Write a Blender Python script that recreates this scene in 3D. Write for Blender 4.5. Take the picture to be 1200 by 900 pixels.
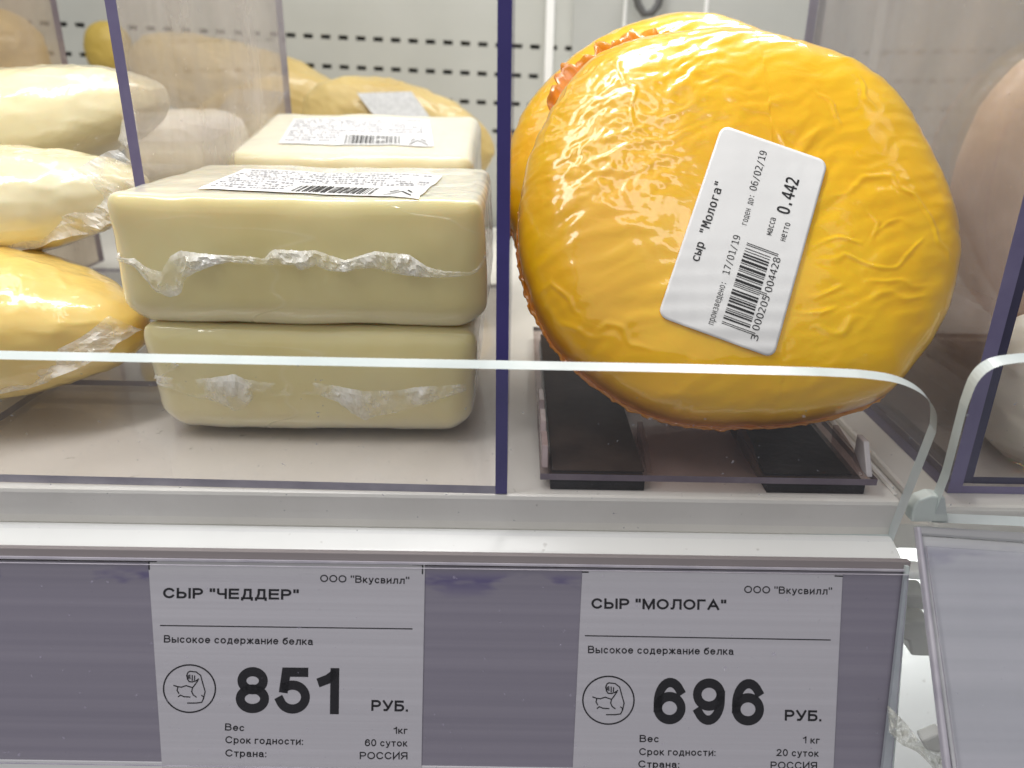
import bpy, math, random, os
import numpy as np
from mathutils import Vector, Matrix, noise
from mathutils.bvhtree import BVHTree
R = math.radians
sc = bpy.context.scene
for o in list(bpy.data.objects): bpy.data.objects.remove(o)
COL = sc.collection
CM = 0.01                                    # everything below is written in centimetres

# ------------------------------------------------------------------ camera
CAMZ, PITCH, ROLL, F = 9.1, R(22), R(0.9), 906.0
r_ = Vector((1, 0, 0)); u_ = Vector((0, math.sin(PITCH), math.cos(PITCH))); f_ = Vector((0, math.cos(PITCH), -math.sin(PITCH)))
cr = r_ * math.cos(ROLL) + u_ * math.sin(ROLL); cu = u_ * math.cos(ROLL) - r_ * math.sin(ROLL)
C0 = Vector((0, 0, CAMZ))
cam = bpy.data.cameras.new("camera"); camo = bpy.data.objects.new("camera", cam); COL.objects.link(camo)
M = Matrix((cr, cu, -f_)).transposed().to_4x4(); M.translation = C0 * CM
camo.matrix_world = M
cam.sensor_width = 36; cam.lens = 36 * F / 1200; cam.clip_start = 0.01; cam.clip_end = 20
cam.dof.use_dof = True; cam.dof.focus_distance = 0.187; cam.dof.aperture_fstop = 15
sc.camera = camo
# ------------------------------------------------------------------ light
w = bpy.data.worlds.new("World"); sc.world = w; w.use_nodes = True
w.node_tree.nodes["Background"].inputs[0].default_value = (0.88, 0.88, 0.90, 1)
w.node_tree.nodes["Background"].inputs[1].default_value = 0.27
def area(name, loc, target, sx, sy, power, col):
    l = bpy.data.lights.new(name, 'AREA'); l.shape = 'RECTANGLE'; l.size = sx * CM; l.size_y = sy * CM; l.energy = power; l.color = col
    o = bpy.data.objects.new(name, l); COL.objects.link(o); o.location = Vector(loc) * CM
    o.rotation_euler = (Vector(target) - Vector(loc)).to_track_quat('-Z', 'Y').to_euler()
    return o
area("canopy_tube_lamp", (-2, 26, 36), (0, 24, 0), 75, 6, 2.3, (1.0, 0.985, 0.95))
area("store_ceiling_lamp", (-30, -120, 120), (0, 20, 0), 260, 200, 8.0, (1.0, 0.97, 0.94))
area("added_front_light", (-6, 15, 38), (0, 20, 2), 70, 5.0, 0.42, (1.0, 0.985, 0.96))  # added unseen strip for more highlights on the wax, lip and tags
area("lower_shelf_lamp", (12, 17.3, -1.9), (12, 20, -6), 6, .6, 0.38, (0.97, 1.0, 0.98))
sc.view_settings.view_transform = 'Standard'; sc.view_settings.look = 'None'
sc.view_settings.exposure = 0.0; sc.view_settings.gamma = 1.0
sc.cycles.max_bounces = 12; sc.cycles.transparent_max_bounces = 40; sc.cycles.glossy_bounces = 5
sc.cycles.diffuse_bounces = 5; sc.cycles.transmission_bounces = 6; sc.cycles.caustics_reflective = False

# ------------------------------------------------------------------ geometry helpers
def ray(px, py): return (cr * ((px - 600) / F) + cu * ((450 - py) / F) + f_)
def at(px, py, t): return C0 + ray(px, py) * t
def onplane(px, py, p, n):
    d = ray(px, py); return C0 + d * ((p - C0).dot(n) / d.dot(n))
def onY(px, py, Y): return onplane(px, py, Vector((0, Y, 0)), Vector((0, 1, 0)))
def onZ(px, py, Z): return onplane(px, py, Vector((0, 0, Z)), Vector((0, 0, 1)))
def onX(px, py, X): return onplane(px, py, Vector((X, 0, 0)), Vector((1, 0, 0)))

def thing(name, label, cat, loc=(0, 0, 0), group=None, kind=None):
    o = bpy.data.objects.new(name, None); COL.objects.link(o); o.location = Vector(loc) * CM
    o.empty_display_size = 0.01
    tag(o, label, cat, group, kind); return o
def tag(o, label=None, cat=None, group=None, kind=None):
    if label: o['label'] = label
    if cat: o['category'] = cat
    if group: o['group'] = group
    if kind: o['kind'] = kind
    return o
def origin(parent):
    v = Vector((0, 0, 0)); p = parent
    while p is not None: v += p.location; p = p.parent
    return v
def mesh(name, verts, faces, mats, parent=None, smooth=False, mi=None, loc=None):
    """verts in centimetres, world coordinates"""
    off = origin(parent)
    me = bpy.data.meshes.new(name)
    if loc is not None: off = off + Vector(loc) * CM
    elif parent is None and len(verts):
        vs = np.array([tuple(v) for v in verts]); c = (vs.min(0) + vs.max(0)) / 2; c[2] = vs[:, 2].min()
        loc = c; off = Vector(c) * CM
    arr = np.array([tuple(v) for v in verts]) * CM - np.array(off)
    me.from_pydata(arr.tolist(), [], [tuple(int(i) for i in f) for f in faces])
    if not isinstance(mats, (list, tuple)): mats = [mats]
    for m in mats: me.materials.append(m)
    if mi is not None: me.polygons.foreach_set('material_index', mi)
    if smooth: me.polygons.foreach_set('use_smooth', [True] * len(me.polygons))
    me.update()
    o = bpy.data.objects.new(name, me); COL.objects.link(o)
    if parent is not None: o.parent = parent
    if loc is not None: o.location = Vector(loc) * CM
    return o
class MB:
    def __init__(s): s.v = []; s.f = []; s.m = []
    def add(s, v, f, m=0):
        b = len(s.v); s.v += [Vector(p) for p in v]; s.f += [tuple(i + b for i in q) for q in f]; s.m += [m] * len(f)
    def box(s, a, b, m=0):
        x0, y0, z0 = a; x1, y1, z1 = b
        v = [(x0,y0,z0),(x1,y0,z0),(x1,y1,z0),(x0,y1,z0),(x0,y0,z1),(x1,y0,z1),(x1,y1,z1),(x0,y1,z1)]
        s.add(v, [(0,3,2,1),(4,5,6,7),(0,1,5,4),(1,2,6,5),(2,3,7,6),(3,0,4,7)], m)
    def prism(s, prof, off, m=0, mside=None):
        n = len(prof); v = [Vector(p) for p in prof] + [Vector(p) + Vector(off) for p in prof]
        s.add(v, [tuple(range(n)), tuple(range(2*n-1, n-1, -1))], m)
        b = len(s.v) - 2*n
        s.f += [(b+i, b+i+n, b+(i+1)%n+n, b+(i+1)%n) for i in range(n)]; s.m += [m if mside is None else mside] * n
    def build(s, name, mats, parent=None, smooth=False, bevel=0, loc=None):
        o = mesh(name, s.v, s.f, mats, parent, smooth, s.m, loc)
        if bevel:
            b = o.modifiers.new('bevel', 'BEVEL'); b.width = bevel * CM; b.segments = 2; b.limit_method = 'ANGLE'
        return o
def fix_normals(o):
    import bmesh
    bm = bmesh.new(); bm.from_mesh(o.data); bmesh.ops.recalc_face_normals(bm, faces=bm.faces); bm.to_mesh(o.data); bm.free()
def nz(x, y, z=0.0): return noise.noise(Vector((x, y, z)))
def fbm(x, y, z=0.0, oct=3):
    a = 1; s = 0; k = 1
    for i in range(oct): s += a * noise.noise(Vector((x*k, y*k, z*k))); a *= .5; k *= 2.03
    return s

# ------------------------------------------------------------------ materials
def new_mat(name):
    m = bpy.data.materials.new(name); m.use_nodes = True; nt = m.node_tree
    return m, nt, nt.nodes['Principled BSDF'], nt.nodes['Material Output']
def rgb(c): return (c[0], c[1], c[2], 1)
def add_noise(nt, scale, detail=4, stretch=(1, 1, 1), rough=.55):
    tc = nt.nodes.new('ShaderNodeTexCoord'); mp = nt.nodes.new('ShaderNodeMapping'); mp.inputs['Scale'].default_value = stretch
    n = nt.nodes.new('ShaderNodeTexNoise'); n.inputs['Scale'].default_value = scale; n.inputs['Detail'].default_value = detail; n.inputs['Roughness'].default_value = rough
    nt.links.new(tc.outputs['Object'], mp.inputs[0]); nt.links.new(mp.outputs[0], n.inputs['Vector']); return n
def ramp(nt, fac, stops):
    r = nt.nodes.new('ShaderNodeValToRGB'); e = r.color_ramp.elements
    while len(e) < len(stops): e.new(.5)
    for i, (p, c) in enumerate(stops): e[i].position = p; e[i].color = rgb(c) if len(c) == 3 else c
    nt.links.new(fac, r.inputs[0]); return r
def surf(name, c1, c2=None, scale=40, rough=.5, stretch=(1, 1, 1), bump=0.0, bscale=300, bstretch=None, coat=0, spec=.5, sss=0, sssr=(1, .7, .4), detail=5, lo=.35, hi=.65, bdist=.0005, coatbump=False, sheen=0, dirt=0, veil=None, folds=0, ssc=.006):
    m, nt, b, out = new_mat(name)
    if c2 is None: b.inputs['Base Color'].default_value = rgb(c1)
    else:
        n = add_noise(nt, scale, detail, stretch); rp = ramp(nt, n.outputs['Fac'], [(lo, c1), (hi, c2)]); nt.links.new(rp.outputs[0], b.inputs['Base Color'])
    if dirt:
        n4 = add_noise(nt, 210, 3); d4 = ramp(nt, n4.outputs['Fac'], [(.70, (0, 0, 0)), (.745, (1, 1, 1))])
        n5 = add_noise(nt, 14, 4, (.3, 1, 1)); d5 = ramp(nt, n5.outputs['Fac'], [(.5, (0, 0, 0)), (.75, (.35, .35, .35))])
        mxa = nt.nodes.new('ShaderNodeMix'); mxa.data_type = 'RGBA'; mxa.inputs[7].default_value = (c1[0]*.35, c1[1]*.32, c1[2]*.28, 1)
        adm = nt.nodes.new('ShaderNodeMath'); adm.operation = 'ADD'; adm.use_clamp = True; nt.links.new(d4.outputs[0], adm.inputs[0]); nt.links.new(d5.outputs[0], adm.inputs[1])
        ml = nt.nodes.new('ShaderNodeMath'); ml.operation = 'MULTIPLY'; ml.inputs[1].default_value = dirt; nt.links.new(adm.outputs[0], ml.inputs[0]); nt.links.new(ml.outputs[0], mxa.inputs[0])
        src = b.inputs['Base Color'].links[0].from_socket; nt.links.new(src, mxa.inputs[6]); nt.links.new(mxa.outputs[2], b.inputs['Base Color'])
    if veil:                                     # hazy wrap: thicker to look through at a glancing angle
        lw = nt.nodes.new('ShaderNodeLayerWeight'); lw.inputs[0].default_value = .5; pw = nt.nodes.new('ShaderNodeMath'); pw.operation = 'POWER'; pw.inputs[1].default_value = 1.4
        ml2 = nt.nodes.new('ShaderNodeMath'); ml2.operation = 'MULTIPLY'; ml2.inputs[1].default_value = .92; nt.links.new(lw.outputs['Facing'], pw.inputs[0]); nt.links.new(pw.outputs[0], ml2.inputs[0])
        mv = nt.nodes.new('ShaderNodeMix'); mv.data_type = 'RGBA'; mv.inputs[7].default_value = rgb(veil)
        nt.links.new(b.inputs['Base Color'].links[0].from_socket, mv.inputs[6]); nt.links.new(ml2.outputs[0], mv.inputs[0]); nt.links.new(mv.outputs[2], b.inputs['Base Color'])
    b.inputs['Roughness'].default_value = rough; b.inputs['Specular IOR Level'].default_value = spec
    b.inputs['Coat Weight'].default_value = coat; b.inputs['Coat Roughness'].default_value = .06
    if sheen: b.inputs['Sheen Weight'].default_value = sheen; b.inputs['Sheen Roughness'].default_value = .35
    if sss:
        b.inputs['Subsurface Weight'].default_value = sss; b.inputs['Subsurface Radius'].default_value = sssr; b.inputs['Subsurface Scale'].default_value = ssc
    if bump:
        n2 = add_noise(nt, bscale, 4, bstretch or stretch); bp = nt.nodes.new('ShaderNodeBump'); bp.inputs['Strength'].default_value = bump; bp.inputs['Distance'].default_value = bdist
        hs = n2.outputs['Fac']
        if folds:                                # sharp little folds where the wrap is drawn tight
            nf = add_noise(nt, 34, 2, (.5, 1, 1.6), .4); nf.inputs['Distortion'].default_value = .5
            sb = nt.nodes.new('ShaderNodeMath'); sb.operation = 'SUBTRACT'; sb.inputs[1].default_value = .5; nt.links.new(nf.outputs['Fac'], sb.inputs[0])
            ab = nt.nodes.new('ShaderNodeMath'); ab.operation = 'ABSOLUTE'; nt.links.new(sb.outputs[0], ab.inputs[0])
            mf = nt.nodes.new('ShaderNodeMapRange'); mf.inputs[1].default_value = 0; mf.inputs[2].default_value = .014; mf.inputs[3].default_value = 1; mf.inputs[4].default_value = 0; nt.links.new(ab.outputs[0], mf.inputs[0])
            nm = add_noise(nt, 9, 2); mm = nt.nodes.new('ShaderNodeMapRange'); mm.inputs[1].default_value = .48; mm.inputs[2].default_value = .62; nt.links.new(nm.outputs['Fac'], mm.inputs[0])
            mu = nt.nodes.new('ShaderNodeMath'); mu.operation = 'MULTIPLY'; nt.links.new(mf.outputs[0], mu.inputs[0]); nt.links.new(mm.outputs[0], mu.inputs[1])
            sc1 = nt.nodes.new('ShaderNodeMath'); sc1.operation = 'MULTIPLY'; sc1.inputs[1].default_value = .45 * folds; nt.links.new(mu.outputs[0], sc1.inputs[0])
            ad1 = nt.nodes.new('ShaderNodeMath'); ad1.operation = 'ADD'; nt.links.new(hs, ad1.inputs[0]); nt.links.new(sc1.outputs[0], ad1.inputs[1]); hs = ad1.outputs[0]
            whit = nt.nodes.new('ShaderNodeMix'); whit.data_type = 'RGBA'; whit.inputs[7].default_value = (.88, .86, .78, 1)
            sc2 = nt.nodes.new('ShaderNodeMath'); sc2.operation = 'MULTIPLY'; sc2.inputs[1].default_value = .09; nt.links.new(mu.outputs[0], sc2.inputs[0])
            nt.links.new(sc2.outputs[0], whit.inputs[0]); nt.links.new(b.inputs['Base Color'].links[0].from_socket, whit.inputs[6]); nt.links.new(whit.outputs[2], b.inputs['Base Color'])
        nt.links.new(hs, bp.inputs['Height'])
        nt.links.new(bp.outputs[0], b.inputs['Coat Normal'])
        if not coatbump: nt.links.new(bp.outputs[0], b.inputs['Normal'])
    return m
def acrylic(name, tint=(.97, .97, .98), haze=.03, hazecol=(.8, .78, .85), rough=.02, refl=.7, scratch=True, r0=.035):
    m, nt, b, out = new_mat(name); nt.nodes.remove(b)
    tr = nt.nodes.new('ShaderNodeBsdfTransparent'); tr.inputs[0].default_value = rgb(tint)
    gl = nt.nodes.new('ShaderNodeBsdfGlossy'); gl.inputs['Roughness'].default_value = rough
    df = nt.nodes.new('ShaderNodeBsdfDiffuse'); df.inputs[0].default_value = rgb(hazecol)
    lw = nt.nodes.new('ShaderNodeLayerWeight'); lw.inputs[0].default_value = .5
    pw = nt.nodes.new('ShaderNodeMath'); pw.operation = 'POWER'; pw.inputs[1].default_value = 5.0; nt.links.new(lw.outputs['Facing'], pw.inputs[0])
    fr = nt.nodes.new('ShaderNodeMapRange'); fr.inputs[3].default_value = r0; fr.inputs[4].default_value = refl; nt.links.new(pw.outputs[0], fr.inputs[0])
    m1 = nt.nodes.new('ShaderNodeMixShader'); m2 = nt.nodes.new('ShaderNodeMixShader')
    m1.inputs[0].default_value = haze
    if scratch:
        n = add_noise(nt, 45, 4, (1, 1, .6)); mr = nt.nodes.new('ShaderNodeMapRange'); mr.inputs[1].default_value = .35; mr.inputs[2].default_value = .8
        mr.inputs[3].default_value = haze * .6; mr.inputs[4].default_value = haze * 1.7
        nt.links.new(n.outputs['Fac'], mr.inputs[0])
        n3 = add_noise(nt, 620, 2); sp_ = nt.nodes.new('ShaderNodeMapRange'); sp_.inputs[1].default_value = .735; sp_.inputs[2].default_value = .76; sp_.inputs[3].default_value = 0; sp_.inputs[4].default_value = .35
        nt.links.new(n3.outputs['Fac'], sp_.inputs[0]); ad = nt.nodes.new('ShaderNodeMath'); ad.operation = 'ADD'; nt.links.new(mr.outputs[0], ad.inputs[0]); nt.links.new(sp_.outputs[0], ad.inputs[1]); nt.links.new(ad.outputs[0], m1.inputs[0])
    nt.links.new(tr.outputs[0], m1.inputs[1]); nt.links.new(df.outputs[0], m1.inputs[2])
    nt.links.new(fr.outputs[0], m2.inputs[0]); nt.links.new(m1.outputs[0], m2.inputs[1]); nt.links.new(gl.outputs[0], m2.inputs[2])
    nt.links.new(m2.outputs[0], out.inputs[0]); return m
def film_mat(name, clear=.6, col=(.90, .90, .88), scale=150, rough=.12):
    m, nt, b, out = new_mat(name)
    b.inputs['Base Color'].default_value = rgb(col); b.inputs['Roughness'].default_value = rough
    tr = nt.nodes.new('ShaderNodeBsdfTransparent'); mx = nt.nodes.new('ShaderNodeMixShader')
    n = add_noise(nt, scale, 3); mr = nt.nodes.new('ShaderNodeMapRange'); mr.inputs[1].default_value = .35; mr.inputs[2].default_value = .68
    mr.inputs[3].default_value = 1 - clear - .25; mr.inputs[4].default_value = min(1, 1 - clear + .4)
    nt.links.new(n.outputs['Fac'], mr.inputs[0]); nt.links.new(mr.outputs[0], mx.inputs[0])
    bp = nt.nodes.new('ShaderNodeBump'); bp.inputs['Strength'].default_value = .35; bp.inputs['Distance'].default_value = .0008
    n2 = add_noise(nt, 220, 3); nt.links.new(n2.outputs['Fac'], bp.inputs['Height']); nt.links.new(bp.outputs[0], b.inputs['Normal'])
    nt.links.new(tr.outputs[0], mx.inputs[1]); nt.links.new(b.outputs[0], mx.inputs[2]); nt.links.new(mx.outputs[0], out.inputs[0]); return m

CHED = surf('cheddar_in_film', (.63, .53, .23), (.71, .62, .31), 24, .42, ssc=.012, sss=.45, coat=1, folds=1, bump=.5, bscale=34, bstretch=(1, 1, .35), bdist=.0016, coatbump=True, veil=(.93, .90, .78))
CHED_BACK = surf('pale_cheese_in_film', (.80, .69, .40), (.84, .76, .50), 50, .42, sss=.3, coat=.6, bump=.3, bscale=90, bdist=.001, coatbump=True, veil=(.86, .84, .74))
YEL = surf('yellow_cheese_in_bag', (.85, .75, .46), (.88, .81, .56), 30, .35, sss=.3, coat=1, bump=.3, bscale=70, bstretch=(1, .5, 1), bdist=.003, coatbump=True)
YELD = surf('deep_yellow_cheese_in_bag', (.84, .58, .15), (.88, .67, .24), 30, .35, sss=.4, coat=1, bump=.35, bscale=70, bdist=.003, coatbump=True)
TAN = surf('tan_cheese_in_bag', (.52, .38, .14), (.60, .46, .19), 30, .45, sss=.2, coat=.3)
PALE = surf('pale_cheese_rind', (.80, .74, .62), (.84, .79, .68), 30, .5, sss=.2, coat=.2)
PINK = surf('pinkish_cheese_rind', (.70, .52, .40), (.76, .60, .48), 30, .6, sss=.2)
SEAM = film_mat('crinkled_clear_film', .60)
SEAMF = film_mat('faint_clear_film', .76, rough=.25)
BAG = film_mat('bag_film', .68, rough=.06, scale=110)
EDGE_BLUE = surf('violet_sheet_edge', (.036, .028, .165), (.05, .038, .205), 60, .35, coat=.3)
EDGE_LAV = surf('lavender_sheet_edge', (.14, .12, .24), (.19, .17, .30), 60, .4, coat=.3)
EDGE_GREY = surf('grey_violet_sheet_edge', (.42, .40, .47), (.54, .52, .58), 120, .4, stretch=(1, 1, 1), coat=.3)
EDGE_PLATE = surf('plate_front_edge', (.30, .285, .34), (.40, .38, .44), 120, .4, coat=.2)
EDGE_DARK = surf('dark_sheet_edge', (.03, .028, .07), (.05, .045, .10), 60, .4, coat=.3)
EDGE_WHITE = surf('frosted_guard_edge', (.52, .58, .58), (.60, .65, .65), 90, .35, coat=.2)
CLEAR = acrylic('clear_sheet', haze=.012)
GUARD = acrylic('guard_sheet', tint=(.975, .975, .985), haze=.022, hazecol=(.7, .72, .80), refl=.6, r0=.02)
HAZY = acrylic('scuffed_divider_sheet', tint=(.93, .92, .92), haze=.17, hazecol=(.56, .54, .54), rough=.03)
HAZY_L = acrylic('hazy_divider_sheet', tint=(.93, .91, .90), haze=.30, hazecol=(.66, .61, .57), rough=.03)
BASEP = acrylic('clear_base_plate', tint=(.98, .97, .965), haze=.05, hazecol=(.80, .77, .77), rough=.05)
SMOKE = acrylic('smoky_tray_plate', tint=(.80, .74, .73), haze=.06, hazecol=(.35, .28, .27), rough=.06)
CREAM = surf('cream_plastic', (.70, .68, .63), (.78, .76, .71), 25, .42, stretch=(1, .3, 1), bump=.1, bscale=600, coat=.15, dirt=.6)
WHITE = surf('white_enamel', (.84, .85, .84), (.88, .89, .88), 30, .3, bump=.05, bscale=400, dirt=.35)
GREYM = surf('grey_plastic', (.42, .42, .41), (.52, .52, .50), 60, .4)
METAL = surf('brushed_grey_metal', (.50, .50, .52), (.62, .62, .64), 90, .3, stretch=(.05, 1, 1)); METAL.node_tree.nodes['Principled BSDF'].inputs['Metallic'].default_value = .7
BACKW = surf('back_panel_paint', (.46, .47, .44), (.50, .51, .48), 20, .5)
DARK = surf('dark_duct', (.02, .02, .02), None, rough=.8)
RUBBER = surf('black_rubber', (.006, .005, .005), (.016, .014, .013), 150, .6, spec=.2, bump=.4, bscale=500)
PADBR = surf('dark_brown_pad', (.020, .012, .009), (.040, .026, .020), 90, .6, spec=.2, bump=.2, bscale=400)
PAPER = surf('tag_paper', (.68, .675, .685), (.74, .735, .745), 14, .55, stretch=(.02, 1, 30), bump=.15, bscale=60, bstretch=(.05, 1, 8))
LABEL = surf('thermal_label_paper', (.80, .80, .80), (.84, .84, .84), 40, .38, bump=.25, bscale=35, bdist=.002)
INK = surf('black_ink', (.012, .012, .014), None, rough=.5)
INKG = surf('grey_ink', (.36, .36, .39), None, rough=.5)
GOLD = surf('cloudy_yellow', (.48, .34, .06), (.55, .4, .1), 20, .5)

def rail_mat(name, base, hi, smudge):
    m, nt, b, out = new_mat(name)
    n = add_noise(nt, 22, 6, (.05, 1, 16)); rp = ramp(nt, n.outputs['Fac'], [(.25, base), (.75, hi)])
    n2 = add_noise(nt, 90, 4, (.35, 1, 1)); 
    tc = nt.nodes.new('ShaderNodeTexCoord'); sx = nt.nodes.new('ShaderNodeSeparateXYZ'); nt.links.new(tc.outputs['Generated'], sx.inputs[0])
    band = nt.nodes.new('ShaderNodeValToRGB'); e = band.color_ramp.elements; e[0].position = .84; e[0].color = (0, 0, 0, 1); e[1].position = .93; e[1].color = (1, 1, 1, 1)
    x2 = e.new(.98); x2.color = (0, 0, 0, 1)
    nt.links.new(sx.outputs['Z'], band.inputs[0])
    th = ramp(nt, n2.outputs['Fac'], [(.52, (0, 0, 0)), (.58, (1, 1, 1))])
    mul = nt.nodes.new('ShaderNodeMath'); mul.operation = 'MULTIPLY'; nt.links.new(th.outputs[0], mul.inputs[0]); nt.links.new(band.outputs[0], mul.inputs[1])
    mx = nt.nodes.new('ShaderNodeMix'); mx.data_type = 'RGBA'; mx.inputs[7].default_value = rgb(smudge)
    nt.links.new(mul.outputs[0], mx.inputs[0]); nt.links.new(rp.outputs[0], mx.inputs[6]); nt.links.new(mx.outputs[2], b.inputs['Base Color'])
    b.inputs['Roughness'].default_value = .45; b.inputs['Coat Weight'].default_value = .25; b.inputs['Coat Roughness'].default_value = .2
    return m
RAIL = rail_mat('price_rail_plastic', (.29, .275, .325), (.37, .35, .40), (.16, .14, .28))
RAIL2 = rail_mat('bright_rail_plastic', (.48, .49, .51), (.64, .64, .66), (.40, .40, .47))
GROOVE = surf('rail_groove', (.24, .21, .22), (.30, .27, .27), 40, .5, stretch=(.1, 1, 1))

def wax_mat():
    m, nt, b, out = new_mat('yellow_wax_film')
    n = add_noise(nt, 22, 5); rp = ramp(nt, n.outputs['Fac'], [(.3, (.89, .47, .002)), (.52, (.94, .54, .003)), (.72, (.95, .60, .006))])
    at_ = nt.nodes.new('ShaderNodeAttribute'); at_.attribute_name = 'rim_shade'
    mx = nt.nodes.new('ShaderNodeMix'); mx.data_type = 'RGBA'; mx.inputs[7].default_value = (.66, .17, .005, 1)  # deep orange of the wax edge, with the underside's shade mixed in
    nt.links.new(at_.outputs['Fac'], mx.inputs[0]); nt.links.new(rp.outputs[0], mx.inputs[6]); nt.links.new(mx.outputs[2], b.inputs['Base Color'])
    b.inputs['Roughness'].default_value = .34; b.inputs['Specular IOR Level'].default_value = .5
    b.inputs['Subsurface Weight'].default_value = .35; b.inputs['Subsurface Radius'].default_value = (1, .5, .1); b.inputs['Subsurface Scale'].default_value = .004
    b.inputs['Coat Weight'].default_value = 1; b.inputs['Coat Roughness'].default_value = .05; b.inputs['Coat IOR'].default_value = 1.5
    n1 = add_noise(nt, 170, 2, (1, 1, 1.6)); n1.inputs['Distortion'].default_value = .8
    bp = nt.nodes.new('ShaderNodeBump'); bp.inputs['Strength'].default_value = .16; bp.inputs['Distance'].default_value = .0005
    nt.links.new(n1.outputs['Fac'], bp.inputs['Height']); nt.links.new(bp.outputs[0], b.inputs['Coat Normal'])
    bp2 = nt.nodes.new('ShaderNodeBump'); bp2.inputs['Strength'].default_value = .2; bp2.inputs['Distance'].default_value = .0005
    nt.links.new(n1.outputs['Fac'], bp2.inputs['Height']); nt.links.new(bp2.outputs[0], b.inputs['Normal'])
    return m
WAX = wax_mat()
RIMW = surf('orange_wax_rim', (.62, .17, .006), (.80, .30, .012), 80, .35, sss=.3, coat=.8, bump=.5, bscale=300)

# ------------------------------------------------------------------ lettering
FONT = None
try:
    p = os.path.join(bpy.utils.resource_path('LOCAL'), 'datafiles', 'fonts', 'Inter.woff2')
    if os.path.exists(p): FONT = bpy.data.fonts.load(p)
except Exception: FONT = None
MONO = None
try:
    p = os.path.join(bpy.utils.resource_path('LOCAL'), 'datafiles', 'fonts', 'DejaVuSansMono.woff2')
    if os.path.exists(p): MONO = bpy.data.fonts.load(p)
except Exception: MONO = None
_cache = {}
def glyphs(body, bold=0.0, font=None, res=4):
    """flat triangles of a line of text, in units of its own cap height and total width"""
    k = (body, bold, font)
    if k in _cache: return _cache[k]
    def tm(s):
        c = bpy.data.curves.new('tmp', 'FONT'); c.body = s; c.offset = bold; c.resolution_u = res
        if bold: c.space_character = 1.0 + bold * 1.6
        if font: c.font = font
        o = bpy.data.objects.new('tmp', c); COL.objects.link(o)
        me = o.evaluated_get(bpy.context.evaluated_depsgraph_get()).to_mesh()
        v = np.array([tuple(x.co)[:2] for x in me.vertices]); f = [tuple(p.vertices) for p in me.polygons]
        bpy.data.objects.remove(o); bpy.data.curves.remove(c); return v, f
    vH, _ = tm('Н'); cap = vH[:, 1].max() - vH[:, 1].min(); base = vH[:, 1].min()
    v, f = tm(body); v[:, 1] = (v[:, 1] - base) / cap; x0, x1 = v[:, 0].min(), v[:, 0].max(); v[:, 0] = (v[:, 0] - x0) / (x1 - x0)
    _cache[k] = (v, f); return v, f
def write(mb, body, p0, p1, h, place, bold=0.0, font=None):
    """write body from photo-space p0 to p1 on the surface 'place' (a function point -> world point)"""
    if font is MONO: body = body.replace('0', 'O')          # the printer's zero has no slash
    v, f = glyphs(body, bold, font or FONT); d = Vector((p1[0]-p0[0], p1[1]-p0[1])); L = d.length; dn = d / L; up = Vector((dn.y, -dn.x)) * h
    pts = [place(p0[0] + d.x * a + up.x * b, p0[1] + d.y * a + up.y * b) for a, b in v]
    mb.add(pts, f)
def stroke(mb, pts, wd, place):
    for (a, b) in zip(pts, pts[1:]):
        a = Vector(a); b = Vector(b); d = (b - a)
        if d.length < 1e-6: continue
        d.normalize(); n = Vector((-d.y, d.x)) * wd / 2; e = d * wd * .35
        q = [a - n - e, b - n + e, b + n + e, a + n - e]
        mb.add([place(*p) for p in q], [(3, 2, 1, 0)])

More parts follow.
